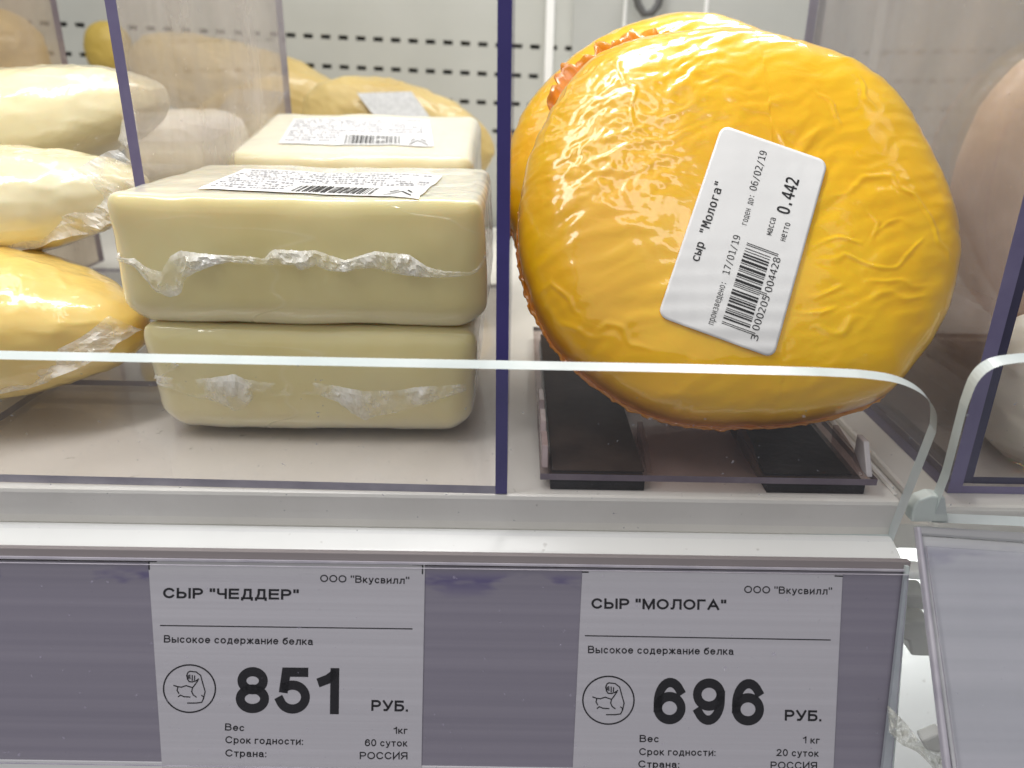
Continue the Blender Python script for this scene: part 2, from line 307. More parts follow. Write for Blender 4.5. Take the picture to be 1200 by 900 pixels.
# stroke lettering: every glyph is a set of centre lines in a box (width, height); strokes keep one weight
def _E(cx, cy, rx, ry, a0, a1, n=None):
    n = n or max(6, int(abs(a1 - a0) / 11)); return [(cx + rx*math.cos(R(a0 + (a1-a0)*k/n)), cy + ry*math.sin(R(a0 + (a1-a0)*k/n))) for k in range(n+1)]
_X = .73
def _bowl(y0, y1, x=.58, r=.42): return [(0, y1)] + _E(x, (y0+y1)/2, r, (y1-y0)/2, 90, -90) + [(0, y0)]
_six = _E(.52, .45, .52, .55, 38, 180) + [(0, .32)]
GL = {
 'О': (.98, 1, [_E(.5,.5,.5,.5,0,360)]), 'С': (.90, 1, [_E(.52,.5,.52,.5,38,322)]),
 'Ы': (1.08, 1, [[(0,1),(0,0),(.38,0)] + _E(.38,.28,.27,.28,-90,90) + [(0,.56)], [(1,1),(1,0)]]),
 'Р': (.80, 1, [[(0,0),(0,1)] + _bowl(.44,1)[1:]]), '"': (.42, 1, [[(0,1),(0,.80)],[(1,1),(1,.80)]]),
 'Ч': (.76, 1, [[(1,1),(1,0)], [(0,1),(0,.66)] + _E(.32,.64,.32,.18,180,270) + [(1,.46)]]),
 'Е': (.80, 1, [[(1,1),(0,1),(0,0),(1,0)], [(0,.52),(.93,.52)]]),
 'Д': (.92, 1, [[(0,-.17),(0,0),(1,0),(1,-.17)], [(.85,0),(.85,1),(.29,1),(.27,.5),(.14,.06)]]),
 'М': (1.0, 1, [[(0,0),(0,1)], [(1,0),(1,1)], [(.04,1),(.5,.0),(.96,1)]]), 'Л': (.90, 1, [[(1,0),(1,1),(.28,1),(.27,.5),(.22,.12),(.12,.0),(0,0)]]),
 'Г': (.68, 1, [[(0,0),(0,1),(1,1)]]), 'А': (.96, 1, [[(0,0),(.5,1),(1,0)], [(.2,.33),(.8,.33)]]),
 'У': (.86, 1, [[(0,1),(.54,.28)], [(1,1),(.52,.16),(.36,.0),(.12,.0)]]), 'Б': (.80, 1, [[(.92,1),(0,1),(0,0)] + _E(.58,.29,.42,.29,-90,90) + [(0,.58)]]),
 'В': (.80, 1, [[(0,0),(0,1)] + _bowl(.54,1,.54,.36)[1:], _bowl(0,.54)]), 'И': (.84, 1, [[(0,1),(0,0),(1,1),(1,0)]]),
 'Я': (.84, 1, [[(1,0),(1,1)] + _E(.42,.73,.42,.27,90,270) + [(1,.46)], [(.5,.46),(.02,0)]]),
 '0': (.67, 1, [_E(.5,.5,.5,.5,0,360)]), '1': (.44, 1, [[(1,1),(1,0)], [(0,.76),(.45,.82),(.86,.93)]]),
 '2': (.68, 1, [_E(.48,.72,.46,.28,165,-25) + [(.0,.0),(1,0)]]), '5': (.68, 1, [[(.92,1),(.2,1),(.11,.56)], _E(.47,.325,.53,.325,120,-160)]),
 '6': (.68, 1, [_six, _E(.5,.31,.5,.31,0,360)]), '9': (.68, 1, [[(1-x,1-y) for x,y in _six], _E(.5,.69,.5,.31,0,360)]),
 '8': (.68, 1, [_E(.5,.755,.44,.245,0,360), _E(.5,.265,.5,.265,0,360)]), '.': (.0, 1, [[(0,0),(0,.001)]]), ':': (.0, 1, [[(0,0),(0,.001)],[(0,.62),(0,.621)]]),
 'к': (.56, _X, [[(0,0),(0,1)], [(0,.5),(.3,.52),(.92,1)], [(.3,.52),(1,0)]]), 'у': (.60, _X, [[(0,1),(.52,.0)], [(1,1),(.48,-.12),(.34,-.34),(.08,-.36)]]),
 'с': (.60, _X, [_E(.52,.5,.52,.5,45,315)]), 'в': (.58, _X, [[(0,0),(0,1)] + _bowl(.53,1,.54,.36)[1:], _bowl(0,.53)]),
 'и': (.60, _X, [[(0,1),(0,0),(1,1),(1,0)]]), 'л': (.66, _X, [[(1,0),(1,1),(.28,1),(.27,.5),(.2,.06),(0,0)]]),
 'ы': (.84, _X, [[(0,1),(0,0),(.38,0)] + _E(.38,.28,.26,.28,-90,90) + [(0,.56)], [(1,1),(1,0)]]), 'о': (.66, _X, [_E(.5,.5,.5,.5,0,360)]),
 'е': (.64, _X, [[(.03,.53),(1,.53)] + _E(.5,.5,.5,.5,4,318)]), 'д': (.68, _X, [[(0,-.22),(0,0),(1,0),(1,-.22)], [(.85,0),(.85,1),(.3,1),(.27,.5),(.16,.06)]]),
 'р': (.64, _X, [[(0,1),(0,-.37)], _E(.5,.5,.5,.5,0,360)]), 'ж': (.82, _X, [[(.5,0),(.5,1)], [(0,0),(.42,.52),(.03,1)], [(1,0),(.58,.52),(.97,1)]]),
 'а': (.62, _X, [_E(.46,.74,.42,.26,165,0) + [(.88,.12),(1,0)], [(.88,.57)] + _E(.40,.29,.40,.29,85,275) + _E(.5,.4,.38,.40,280,350)]),
 'н': (.58, _X, [[(0,0),(0,1)], [(1,0),(1,1)], [(0,.52),(1,.52)]]), 'б': (.64, _X, [_E(.5,.48,.5,.48,0,360), [(0,.45),(.02,.9),(.25,1.22),(.6,1.3),(.95,1.38)]]),
 'г': (.46, _X, [[(0,0),(0,1),(1,1)]]), 'т': (.56, _X, [[(0,1),(1,1)], [(.5,1),(.5,0)]]),
}
def ribbon(pts, w):
    """closed quad strip along a polyline with mitred joints and square ends"""
    P = [Vector(p) for p in pts]; q = [P[0]]
    for p in P[1:]:
        if (p - q[-1]).length > 1e-4: q.append(p)
    if len(q) < 2: q = [P[0], P[0] + Vector((0, 1e-3))]
    closed = (q[0] - q[-1]).length < 1e-3 and len(q) > 3
    if closed: q = q[:-1]
    n = len(q); L = []; Rt = []
    for i, p in enumerate(q):
        a = q[i-1] if (i > 0 or closed) else None; b = q[(i+1) % n] if (i < n-1 or closed) else None
        d0 = (p - a).normalized() if a is not None else None; d1 = (b - p).normalized() if b is not None else None
        if d0 is None: d = d1; p = p - d * w/2; k = 1
        elif d1 is None: d = d0; p = p + d * w/2; k = 1
        else:
            d = d0 + d1; d = d.normalized() if d.length > 1e-3 else d1; k = 1 / max(.36, d.dot(d1))
        nn_ = Vector((-d.y, d.x)) * (w/2) * k; L.append(p + nn_); Rt.append(p - nn_)
    v = []; f = []
    for l, r in zip(L, Rt): v += [l, r]
    for i in range(n if closed else n-1): j = (i+1) % n; f.append((2*i, 2*i+1, 2*j+1, 2*j))
    return v, f
def line_of_text(s, wt, sp=.17):
    x = 0; V = []; Fq = []
    for ch in s:
        if ch == ' ': x += .40; continue
        W_, H_, st = GL[ch]; W_ = max(W_ * (1 + wt * .5), wt)
        for pl in st:
            pp = [(x + wt/2 + a * (W_ - wt), wt/2 + b * (H_ - wt)) for a, b in pl]
            v, f = ribbon(pp, wt); b0 = len(V); V += v; Fq += [tuple(i + b0 for i in g) for g in f]
        x += W_ + sp
    xs = [v.x for v in V]; x0, x1 = min(xs), max(xs)
    return [((v.x - x0) / (x1 - x0), v.y) for v in V], Fq
def pen(mb, body, p0, p1, h, place, wt=.12, sp=.17):
    v, f = line_of_text(body, wt, sp); d = Vector((p1[0]-p0[0], p1[1]-p0[1])); dn = d.normalized(); up = Vector((dn.y, -dn.x)) * h
    mb.add([place(p0[0] + d.x*a + up.x*b, p0[1] + d.y*a + up.y*b) for a, b in v], f)

# ================================================================== SETTING
# back wall with punched slots
BY = 50.0
def slot_wall():
    th = R(1.7); ca, sa = math.cos(th), -math.sin(th)
    o0 = onY(484, 48, BY)
    def W(x, z): return Vector((o0.x + x * ca - z * sa, BY, o0.z + x * sa + z * ca))
    pitch = 20 / F * 46.8; sw = pitch * .55; rh = 1.62; sh = .24
    mb = MB()
    xs_lo, xs_hi = -24, 10
    rows = [k * rh for k in range(0, -4, -1)]
    top = 12; last = top
    def quad(x0, z0, x1, z1): mb.add([W(x0, z0), W(x1, z0), W(x1, z1), W(x0, z1)], [(0, 1, 2, 3)])
    L, Rr = -46, 46
    for k, z in enumerate(rows):
        za, zb = z + sh / 2, z - sh / 2
        quad(L, za, Rr, last)
        off = (k % 2) * .4 * 0
        quad(L, zb, xs_lo * pitch - sw / 2 + off, za)
        for i in range(xs_lo, xs_hi):
            x = i * pitch + off
            quad(x + sw / 2, zb, x + pitch - sw / 2 if i < xs_hi - 1 else Rr, za)
            for (xa, xb) in ((x - sw / 2, x + sw / 2),):       # inner lips of the punched hole
                a, b, c, d = W(xa, zb), W(xb, zb), W(xb, za), W(xa, za); e = Vector((0, .25, 0))
                mb.add([a, b, c, d, a+e, b+e, c+e, d+e], [(0, 1, 5, 4), (1, 2, 6, 5), (2, 3, 7, 6), (3, 0, 4, 7)])
        last = zb
    quad(L, -32, Rr, last)
    o = mb.build('back_wall', [BACKW]); tag(o, kind='structure')
    m2 = MB(); m2.box((-50, BY + .3, -30), (50, BY + .6, 26)); d = m2.build('duct_backing', [DARK], o)
    return W
WALLP = slot_wall()
# vertical joints and smooth wall panels at the right
w_o = bpy.data.objects['back_wall']
for px, wd, mt in ((733, .18, WHITE), (828, .20, WHITE), (645, .5, WHITE)):
    p = onY(px, 10, BY - .35); m = MB(); m.box((p.x - wd / 2, BY - .35, -12), (p.x + wd / 2, BY - .02, 24)); m.build('panel_joint', [mt], w_o, bevel=.05)
a = onY(672, 10, BY - .12); m = MB(); m.box((a.x, BY - .14, -12), (44, BY - .01, 24)); m.build('smooth_panel', [surf('smooth_panel_paint', (.40, .41, .39), (.44, .45, .43), 20, .5)], w_o)
# dark cable loop hooked on the wall
m = MB()
def tube(mb, pts, r, n=8):
    pts = [Vector(p) for p in pts]; rings = []
    for i, p in enumerate(pts):
        d = (pts[min(i+1, len(pts)-1)] - pts[max(i-1, 0)]).normalized(); a = d.orthogonal().normalized() if i == 0 else (prev - d * prev.dot(d)).normalized(); prev = a
        b = d.cross(a); rings.append([p + (a * math.cos(t) + b * math.sin(t)) * r for t in [2*math.pi*k/n for k in range(n)]])
    v = [q for rg in rings for q in rg]; f = []
    for i in range(len(pts)-1):
        for k in range(n): f.append((i*n+k, i*n+(k+1) % n, (i+1)*n+(k+1) % n, (i+1)*n+k))
    f += [tuple(range(n-1, -1, -1)), tuple((len(pts)-1)*n + k for k in range(n))]
    mb.add(v, f)
cps = [(738, -30), (745, -8), (748, 6), (755, 16), (764, 15), (771, 6), (775, -10), (776, -30)]
tube(m, [onY(x, y, BY - 1.0) for x, y in cps], .22)
o = m.build('cable', [surf('grey_cable', (.10, .10, .10), None, rough=.5)], smooth=True); tag(o, 'dark cable loop hanging on the back panel at the top of the frame', 'cable')

# shelf deck with white front lip
sh = thing('shelf', 'white enamel shelf with a bright rounded front lip above the price rail', 'shelf', (0, 15, -1.2), kind='structure')
m = MB(); m.box((-46, 16.4, -1.3), (9.25, 49, -.06)); m.build('shelf_deck', [WHITE], sh)
prof = [(15.66, -.96), (15.60, -.90), (15.45, -.88), (14.95, -1.04), (14.66, -1.16), (14.50, -1.27), (14.45, -1.36), (14.50, -1.44), (16.2, -1.5), (16.2, -1.0)]
XR = onplane(1069, 645, Vector((0, 14.6, -1)), Vector((0, 1, 0))).x
m = MB(); m.prism([(-46, y, z) for y, z in prof], (XR + 46, 0, 0)); o = m.build('front_lip', [WHITE], sh, bevel=.04); fix_normals(o)
# cream riser trays
TX = onZ(1054, 582, 0).x
def cream_tray(x0, x1, name, label, loc):
    t = thing(name, label, 'tray', loc)
    m = MB(); m.box((x0, 15.62, -.98), (x1, 48.5, 0)); m.build('deck', [CREAM], t, bevel=.10)
    m = MB(); m.box((x1 - .12 if x0 < 0 else x0, 15.9, .002), (x1 - .02 if x0 < 0 else x0 + .1, 48, .05)); m.build('side_bead', [CREAM], t, bevel=.03)
    return t
cream_tray(-46, TX, 'riser_tray', 'long cream plastic riser tray under both cheddar stack and yellow cheese', (-15, 15.6, 0))
o = MB(); o.box((TX + 1.35, 17.2, -2.2), (46, 48.5, -1.03)); t2 = thing('riser_tray', 'cream plastic riser tray behind the rightmost price rail', 'tray', (20, 17.2, -1)); o.build('deck', [CREAM], t2, bevel=.12)
o = MB(); o.box((TX + .15, 16.6, -1.9), (TX + 1.33, 48.5, -1.2)); g = o.build('channel_strip', [CREAM]); tag(g, 'cream channel strip in the gap between the two riser trays', 'strip')
# floor far below, white lit lower deck and body
m = MB(); m.box((-46, 14, -24), (46, 50, -23.6)); o = m.build('lower_shelf', [WHITE]); tag(o, kind='structure')
m = MB(); m.box((XR - 3, 20, -22), (46, 20.4, -1.6)); o = m.build('shelf_upright_panel', [WHITE]); tag(o, kind='structure')

# ------------------------------------------------------------------ price rails
ang = R(14); RN = Vector((0, -math.cos(ang), math.sin(ang))); RP = onY(600, 652, 14.5)
def rp(off=0.0): return lambda x, y: onplane(x, y, RP + RN * off, RN)
def quadslab(mb, pts, n, th, m=0, ms=None):
    mb.prism(pts, [-c * th for c in n], m, ms)
rail = thing('price_rail', 'long grey violet price rail carrying both price tags', 'price rail', RP)
P = rp(0)
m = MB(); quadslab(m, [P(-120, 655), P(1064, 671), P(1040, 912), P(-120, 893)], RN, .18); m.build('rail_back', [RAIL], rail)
P = rp(.03); m = MB(); quadslab(m, [P(-120, 640), P(1068, 658), P(1066, 671), P(-120, 653.5)], RN, .2); m.build('top_groove', [GROOVE], rail, bevel=.02)
P = rp(.10); m = MB(); quadslab(m, [P(-120, 650.5), P(1066, 668), P(1066, 670), P(-120, 653)], RN, .06); m.build('groove_bead', [EDGE_GREY], rail)
P = rp(.01); m = MB(); quadslab(m, [P(-120, 888), P(1041, 905), P(1041, 935), P(-120, 918)], RN, .3); m.build('bottom_lip', [WHITE], rail, bevel=.03)
P = rp(.15); m = MB(); quadslab(m, [P(1062, 664), P(1066, 664), P(1047, 905), P(1034, 905)], RN, .1); m.build('end_strip', [EDGE_WHITE], rail)
COVER = acrylic('rail_cover_sheet', tint=(.97, .965, .985), haze=.004, hazecol=(.55, .52, .65), rough=.2, r0=.014)
P = rp(.22); m = MB(); quadslab(m, [P(-120, 658), P(1065, 674), P(1044, 912), P(-120, 893)], RN, .05, 0, 1); m.build('clear_cover', [COVER, EDGE_GREY], rail)
ang2 = R(38); RN2 = Vector((0, -math.cos(ang2), math.sin(ang2))); RP2 = onY(1140, 622, 14.9)
rail2 = thing('price_rail', 'pale empty price rail starting at the right edge beside the gap', 'price rail', RP2)
P = lambda x, y, o=0: onplane(x, y, RP2 + RN2 * o, RN2)
m = MB(); quadslab(m, [P(1078, 628), P(1330, 646), P(1330, 960), P(1122, 940)], RN2, .2); m.build('rail_back', [RAIL2], rail2)
m = MB(); quadslab(m, [P(1075, 616, .06), P(1330, 632, .06), P(1330, 645, .06), P(1079, 627, .06)], RN2, .25); m.build('top_groove', [METAL], rail2, bevel=.05)
m = MB(); quadslab(m, [P(1075, 617, .1), P(1080, 617, .1), P(1121, 940, .1), P(1114, 940, .1)], RN2, .2); m.build('end_strip', [EDGE_GREY], rail2, bevel=.04)
COVER2 = acrylic('rail_cover_sheet_bright', tint=(.97, .97, .985), haze=.08, hazecol=(.75, .75, .85), rough=.15)
m = MB(); quadslab(m, [P(1086, 640, .16), P(1330, 656, .16), P(1330, 960, .16), P(1128, 940, .16)], RN2, .05, 0, 1); m.build('clear_cover', [COVER2, EDGE_GREY], rail2)

# ------------------------------------------------------------------ price tags
ICON = [[(207,508),(215,503),(240,506),(258,520),(266,550),(276,585),(270,612),(262,628),(240,631),(205,631)],
        [(207,508),(202,520),(205,535),(212,545),(225,546),(240,541),(250,534)], [(214,518),(215,534)], [(224,520),(224,540)], [(234,522),(233,538)],
        [(208,520),(209,532)], [(247,540),(236,556),(225,570),(222,585),(228,598),(240,607)], [(150,560),(165,565),(180,567),(200,561),(222,568)],
        [(166,568),(163,580),(170,592)], [(168,606),(176,599),(190,605),(215,607)], [(262,600),(270,606),(268,616)]]
def price_tag(quad, label, lines, hr, circ, price, marks):
    t = thing('price_tag', label, 'price tag', rp(0)(quad[3][0], quad[3][1]), 'price tags in the rail')
    # paper: slightly wavy sheet
    nx, ny = 14, 12; v = []; q = [Vector(p) for p in quad]
    def front(x, y, o=0.0): return onplane(x, y, RP + RN * (.02 + o), RN)
    for j in range(ny + 1):
        for i in range(nx + 1):
            a, b = i / nx, j / ny; p = (q[0]*(1-a)+q[1]*a)*(1-b) + (q[3]*(1-a)+q[2]*a)*b
            v.append(front(p.x, p.y))
    n = len(v); v += [p - RN * .015 for p in v]
    f = [(j*(nx+1)+i, (j+1)*(nx+1)+i, (j+1)*(nx+1)+i+1, j*(nx+1)+i+1) for j in range(ny) for i in range(nx)]
    f += [tuple(k + n for k in reversed(g)) for g in f]
    mesh('paper', v, f, PAPER, t)
    pl = lambda x, y: front(x, y, .004)
    mb = MB()
    for (s, a, b, h, bold) in lines: pen(mb, s, a, b, h, pl, .20 if bold > .01 else .162, .15)
    mb.build('lettering', [INK], t)
    mb = MB(); pen(mb, price[0], price[1], price[2], price[3], pl, .20, .17); mb.build('price_number', [INK], t)
    mb = MB(); stroke(mb, hr, 1.3, pl); mb.build('rule_line', [INK], t)
    mb = MB(); c, rx, ry = circ
    stroke(mb, [(c[0] + rx * math.cos(k * math.pi / 24), c[1] + ry * math.sin(k * math.pi / 24)) for k in range(49)], 1.7, pl)
    for s in ICON: stroke(mb, [(c[0] + (x - 213) / 3.43, c[1] + (y - 573) / 3.43) for x, y in s], 1.35, pl)
    mb.build('muscle_icon', [INK], t)
    for mk in marks:
        mb = MB(); v_, f_q = ribbon(mk, 1.6); mb.add([pl(*p) for p in v_], [g[::-1] for g in f_q]); mb.build('corner_mark', [INK], t)
price_tag([(173.5, 656), (498, 661), (493.5, 915), (191, 915)], 'white price tag reading 851 for cheddar cheese, left one in the rail',
    [('ООО "Вкусвилл"', (375, 682), (479.5, 684.5), 8.6, .004), ('СЫР "ЧЕДДЕР"', (191, 701), (350, 703), 12.3, .035), ('Высокое содержание белка', (192, 753), (367, 756), 8.8, .004),
     ('РУБ.', (435, 833), (478, 834), 12.8, .035), ('Вес', (263.5, 856), (286, 857), 8.4, .004), ('Срок годности:', (264, 871), (355, 873), 8.4, .004), ('Страна:', (264, 886.5), (312, 887.5), 8.4, .004),
     ('1кг', (461, 860), (477.5, 860), 8.2, .004), ('60 суток', (427.5, 874.5), (477.5, 875), 8.4, .004), ('РОССИЯ', (421.5, 889.7), (477.5, 890), 8.6, .004)],
    [(188, 733), (483, 737)], ((222, 807), 30.4, 27.8), ('851', (276, 835.5), (397, 837), 54), [[(183, 658), (174.5, 658), (174.8, 667)], [(484, 661.6), (495.3, 662), (495, 672)]])
price_tag([(682.5, 669), (987.5, 673.5), (976, 915), (670.5, 915)], 'white price tag reading 696 for round yellow cheese, right one in the rail',
    [('ООО "Вкусвилл"', (872, 695), (975, 697), 8.6, .004), ('СЫР "МОЛОГА"', (693, 713.3), (851, 715), 12.3, .035), ('Высокое содержание белка', (689, 765.5), (860, 767.5), 8.8, .004),
     ('РУБ.', (919.6, 844.5), (962.5, 845.4), 12.8, .035), ('Вес', (749.5, 869.6), (772, 870), 8.4, .004), ('Срок годности:', (749, 885), (838.5, 886), 8.4, .004), ('Страна:', (748, 899.5), (796, 900), 8.4, .004),
     ('1 кг', (940.6, 871), (960.5, 871.7), 8.2, .004), ('20 суток', (909, 886), (959.5, 887), 8.4, .004), ('РОССИЯ', (903, 901), (957.5, 901.5), 8.6, .004)],
    [(686, 745), (973, 750)], ((713, 820.6), 30, 28), ('696', (765.6, 848.5), (895, 850.5), 54.5), [[(682.8, 670.4), (689, 670.5)], [(979, 675), (987, 675.3)]])

# ------------------------------------------------------------------ clear front guards
GA = R(13); GN = Vector((0, -math.cos(GA), -math.sin(GA))); GP = Vector((0, 15.35, -.9))
def smooth_line(p, n=6):
    p = [Vector(a) for a in p]; out = []
    for i in range(len(p) - 1):
        p0, p1, p2, p3 = p[max(i-1, 0)], p[i], p[i+1], p[min(i+2, len(p)-1)]
        for k in range(n):
            t = k / n; out.append(.5 * ((2*p1) + (p2-p0)*t + (2*p0-5*p1+4*p2-p3)*t*t + (3*p1-p0-3*p2+p3)*t*t*t))
    out.append(p[-1]); return out
def guard(outline, label):
    pts = [onplane(x, y, GP, GN) for x, y in outline]
    m = MB(); m.prism(pts, (-GN * .31), 0, 1)
    c = sum(pts, Vector()) / len(pts); c.z = min(p.z for p in pts)
    o = m.build('guard', [GUARD, EDGE_WHITE], None, loc=c); fix_normals(o); tag(o, label, 'guard', 'clear front guards')
top = [(-150, 418), (0, 421), (300, 427), (590, 432.5), (800, 436.5), (960, 440.5), (1010, 443)]
cor = smooth_line([(1010, 443), (1052, 449), (1082, 463), (1097, 483), (1097, 507)], 5)
guard([(-150, 636)] + top[:-1] + [tuple(p) for p in cor] + [(1082, 545), (1064, 590), (1046, 636)], 'long clear acrylic guard in front of cheddar and round yellow cheese')
corr = smooth_line([(1133, 480), (1146, 448), (1166, 431), (1195, 425), (1230, 423)], 5)
guard([(1092, 612), (1112, 560)] + [tuple(p) for p in corr] + [(1330, 424), (1330, 622)], 'clear acrylic guard with rounded corner at the right edge')
# frosted clip at the foot of the right guard
m = MB(); pc = [onY(x, y, 15.15) for x, y in ((1068, 612), (1070, 596), (1078, 586), (1092, 581), (1108, 583), (1112, 612))]
m.prism(pc, (0, .35, 0)); o = m.build('guard_clip', [surf('pale_blue_plastic', (.58, .64, .62), (.66, .71, .70), 60, .4)], bevel=.04); fix_normals(o); tag(o, 'pale frosted clip holding the foot of the right guard', 'clip')

# ------------------------------------------------------------------ dividers
def sheet(name, X, y0, y1, z0, z1, th, mats, parent, lean=0.0):
    pts = [(X, y0, z0), (X + lean, y0, z1), (X + lean, y1, z1), (X, y1, z0)]
    m = MB(); m.prism(pts, (th, 0, 0), 0, 1); o = m.build(name, mats, parent, bevel=0); fix_normals(o); return o
# centre divider: upright sheet plus a base plate reaching left
d = thing('shelf_divider', 'clear divider with deep violet edge between cheddar and round yellow cheese', 'divider', (-.25, 16, 0), 'upright dividers')
pb = onY(580.5, 580, 15.68); pt = onY(583, 0, 15.68)
sheet('upright_sheet', pb.x, 15.68, 34, 0.01, 16, .27, [HAZY, EDGE_BLUE], d, lean=(pt.x - pb.x) * 16 / (pt.z - pb.z))
m = MB(); q0 = onY(0, 560, 15.9).x
m.prism([(-14, 15.90, .012), (pb.x - .004, 15.68, .012), (pb.x - .004, 34, .012), (-14, 34, .012)], (0, 0, .205), 0, 1); o = m.build('base_plate', [BASEP, EDGE_PLATE], d); fix_normals(o)
# left divider
XL = at(152, 150, 19.4).x
d = thing('shelf_divider', 'hazy divider with violet edge between bagged yellow cheese and cheddar stack', 'divider', (XL, 20.1, .25), 'upright dividers')
pb = onY(158, 218, 20.1); pt = onY(123, 0, 20.1)
sheet('upright_sheet', pb.x, 20.1, 34.3, .23, 14, .27, [HAZY_L, EDGE_LAV], d)
m = MB(); m.prism([(-24, 21.4, .232), (pb.x - .004, 21.3, .232), (pb.x - .004, 35, .232), (-24, 35, .232)], (0, 0, .17), 0, 1); o = m.build('base_plate', [CLEAR, EDGE_GREY], d); fix_normals(o)
# far left divider
d = thing('shelf_divider', 'hazy brownish divider at the far left behind the bagged cheese', 'divider', (-19.9, 24, .4), 'upright dividers')
sheet('upright_sheet', at(112, 40, 36.5).x, 16, 36.5, .41, 16, .27, [acrylic('brownish_divider_sheet', tint=(.90, .86, .80), haze=.28, hazecol=(.55, .46, .38), rough=.08), EDGE_LAV], d)
# right dividers
pb = onZ(1110, 577, -1.0); YR = pb.y
d = thing('shelf_divider', 'clear divider with lavender edge just right of round yellow cheese', 'divider', (pb.x, YR, -1), 'upright dividers')
X1 = pb.x; sheet('upright_sheet', X1, YR, 34, -1.02, 14, .36, [HAZY, EDGE_LAV], d)
m = MB(); m.prism([(X1 + .365, YR, -1.02), (26, YR, -1.02), (26, 34, -1.02), (X1 + .365, 34, -1.02)], (0, 0, .22), 0, 1); o = m.build('base_plate', [BASEP, EDGE_LAV], d); fix_normals(o)
d = thing('shelf_divider', 'divider with dark navy edge nested inside the rightmost lavender one', 'divider', (X1 + .5, YR, -1), 'upright dividers')
sheet('upright_sheet', X1 + .38, YR + .12, 34, -.78, 14, .28, [HAZY, EDGE_DARK], d)
m = MB(); m.prism([(X1 + .665, YR + .12, -.79), (26, YR + .12, -.79), (26, 34, -.79), (X1 + .665, 34, -.79)], (0, 0, .20), 0, 1); o = m.build('base_plate', [BASEP, EDGE_DARK], d); fix_normals(o)

# ------------------------------------------------------------------ pusher tray under the round cheese
pt_ = thing('pusher_tray', 'smoky clear tray with black rubber feet under round yellow cheese', 'tray', (4.3, 15.9, .2))
zt = .30
A = onZ(633, 562, zt); B = onZ(1029, 571, zt)
m = MB(); m.prism([(A.x, A.y, zt), (B.x, A.y - .03, zt), (B.x - .1, 27, zt), (A.x + .05, 27, zt)], (0, 0, .16), 0, 1); o = m.build('plate', [SMOKE, surf('mauve_sheet_edge', (.13, .10, .13), (.20, .16, .19), 80, .35, coat=.3)], pt_); fix_normals(o)
for (xa, xb, dz) in ((645, 756, 0), (897, 1012, 0)):
    a = onZ(xa, 568, .15); b = onZ(xb, 571, .15)
    m = MB(); m.box((a.x, A.y + .07, .004), (b.x, 26, .285)); m.build('rubber_foot', [RUBBER], pt_, bevel=.02)
for (xa, xb, mt) in ((648, 758, PADBR), (899, 1003, RUBBER)):
    a = onZ(xa, 560, .47); b = onZ(xb, 563, .47)
    m = MB(); m.box((a.x, A.y + .12, .465), (b.x, 26, .50)); m.build('grip_pad', [mt], pt_, bevel=.01)
for px, lx in ((760, .1), (888, .1), (1008, .1)):
    a = onZ(px, 560, .47); m = MB(); m.prism([(a.x, A.y + .1, .466), (a.x, A.y + 1.8, .466), (a.x, A.y + 1.9, .95), (a.x, A.y + .9, .80)], (.13, 0, 0), 0, 1); o = m.build('rib', [SMOKE, SMOKE], pt_); fix_normals(o)
a = onZ(1022, 566, .47)
m = MB(); m.prism([(a.x, A.y + .05, .466), (a.x, A.y + .9, .466), (a.x, A.y + .95, 1.15), (a.x, A.y + .55, 1.15)], (.14, 0, 0)); o = m.build('end_clip', [surf('frosted_clip_plastic', (.45, .42, .43), (.6, .57, .58), 120, .25, coat=.4)], pt_, bevel=.03); fix_normals(o)
for k in range(3):
    y = A.y + .25 + k * 1.35
    m = MB(); m.prism([(A.x + .03, y, .466), (A.x + .03, y + 1.05, .466), (A.x + .03, y + 1.05, .95), (A.x + .03, y + .25, .95)], (.16, 0, 0)); o = m.build('side_tooth', [surf('rosy_clear_plastic', (.34, .25, .24), (.45, .36, .36), 120, .2, coat=.6)], pt_, bevel=.03); fix_normals(o)

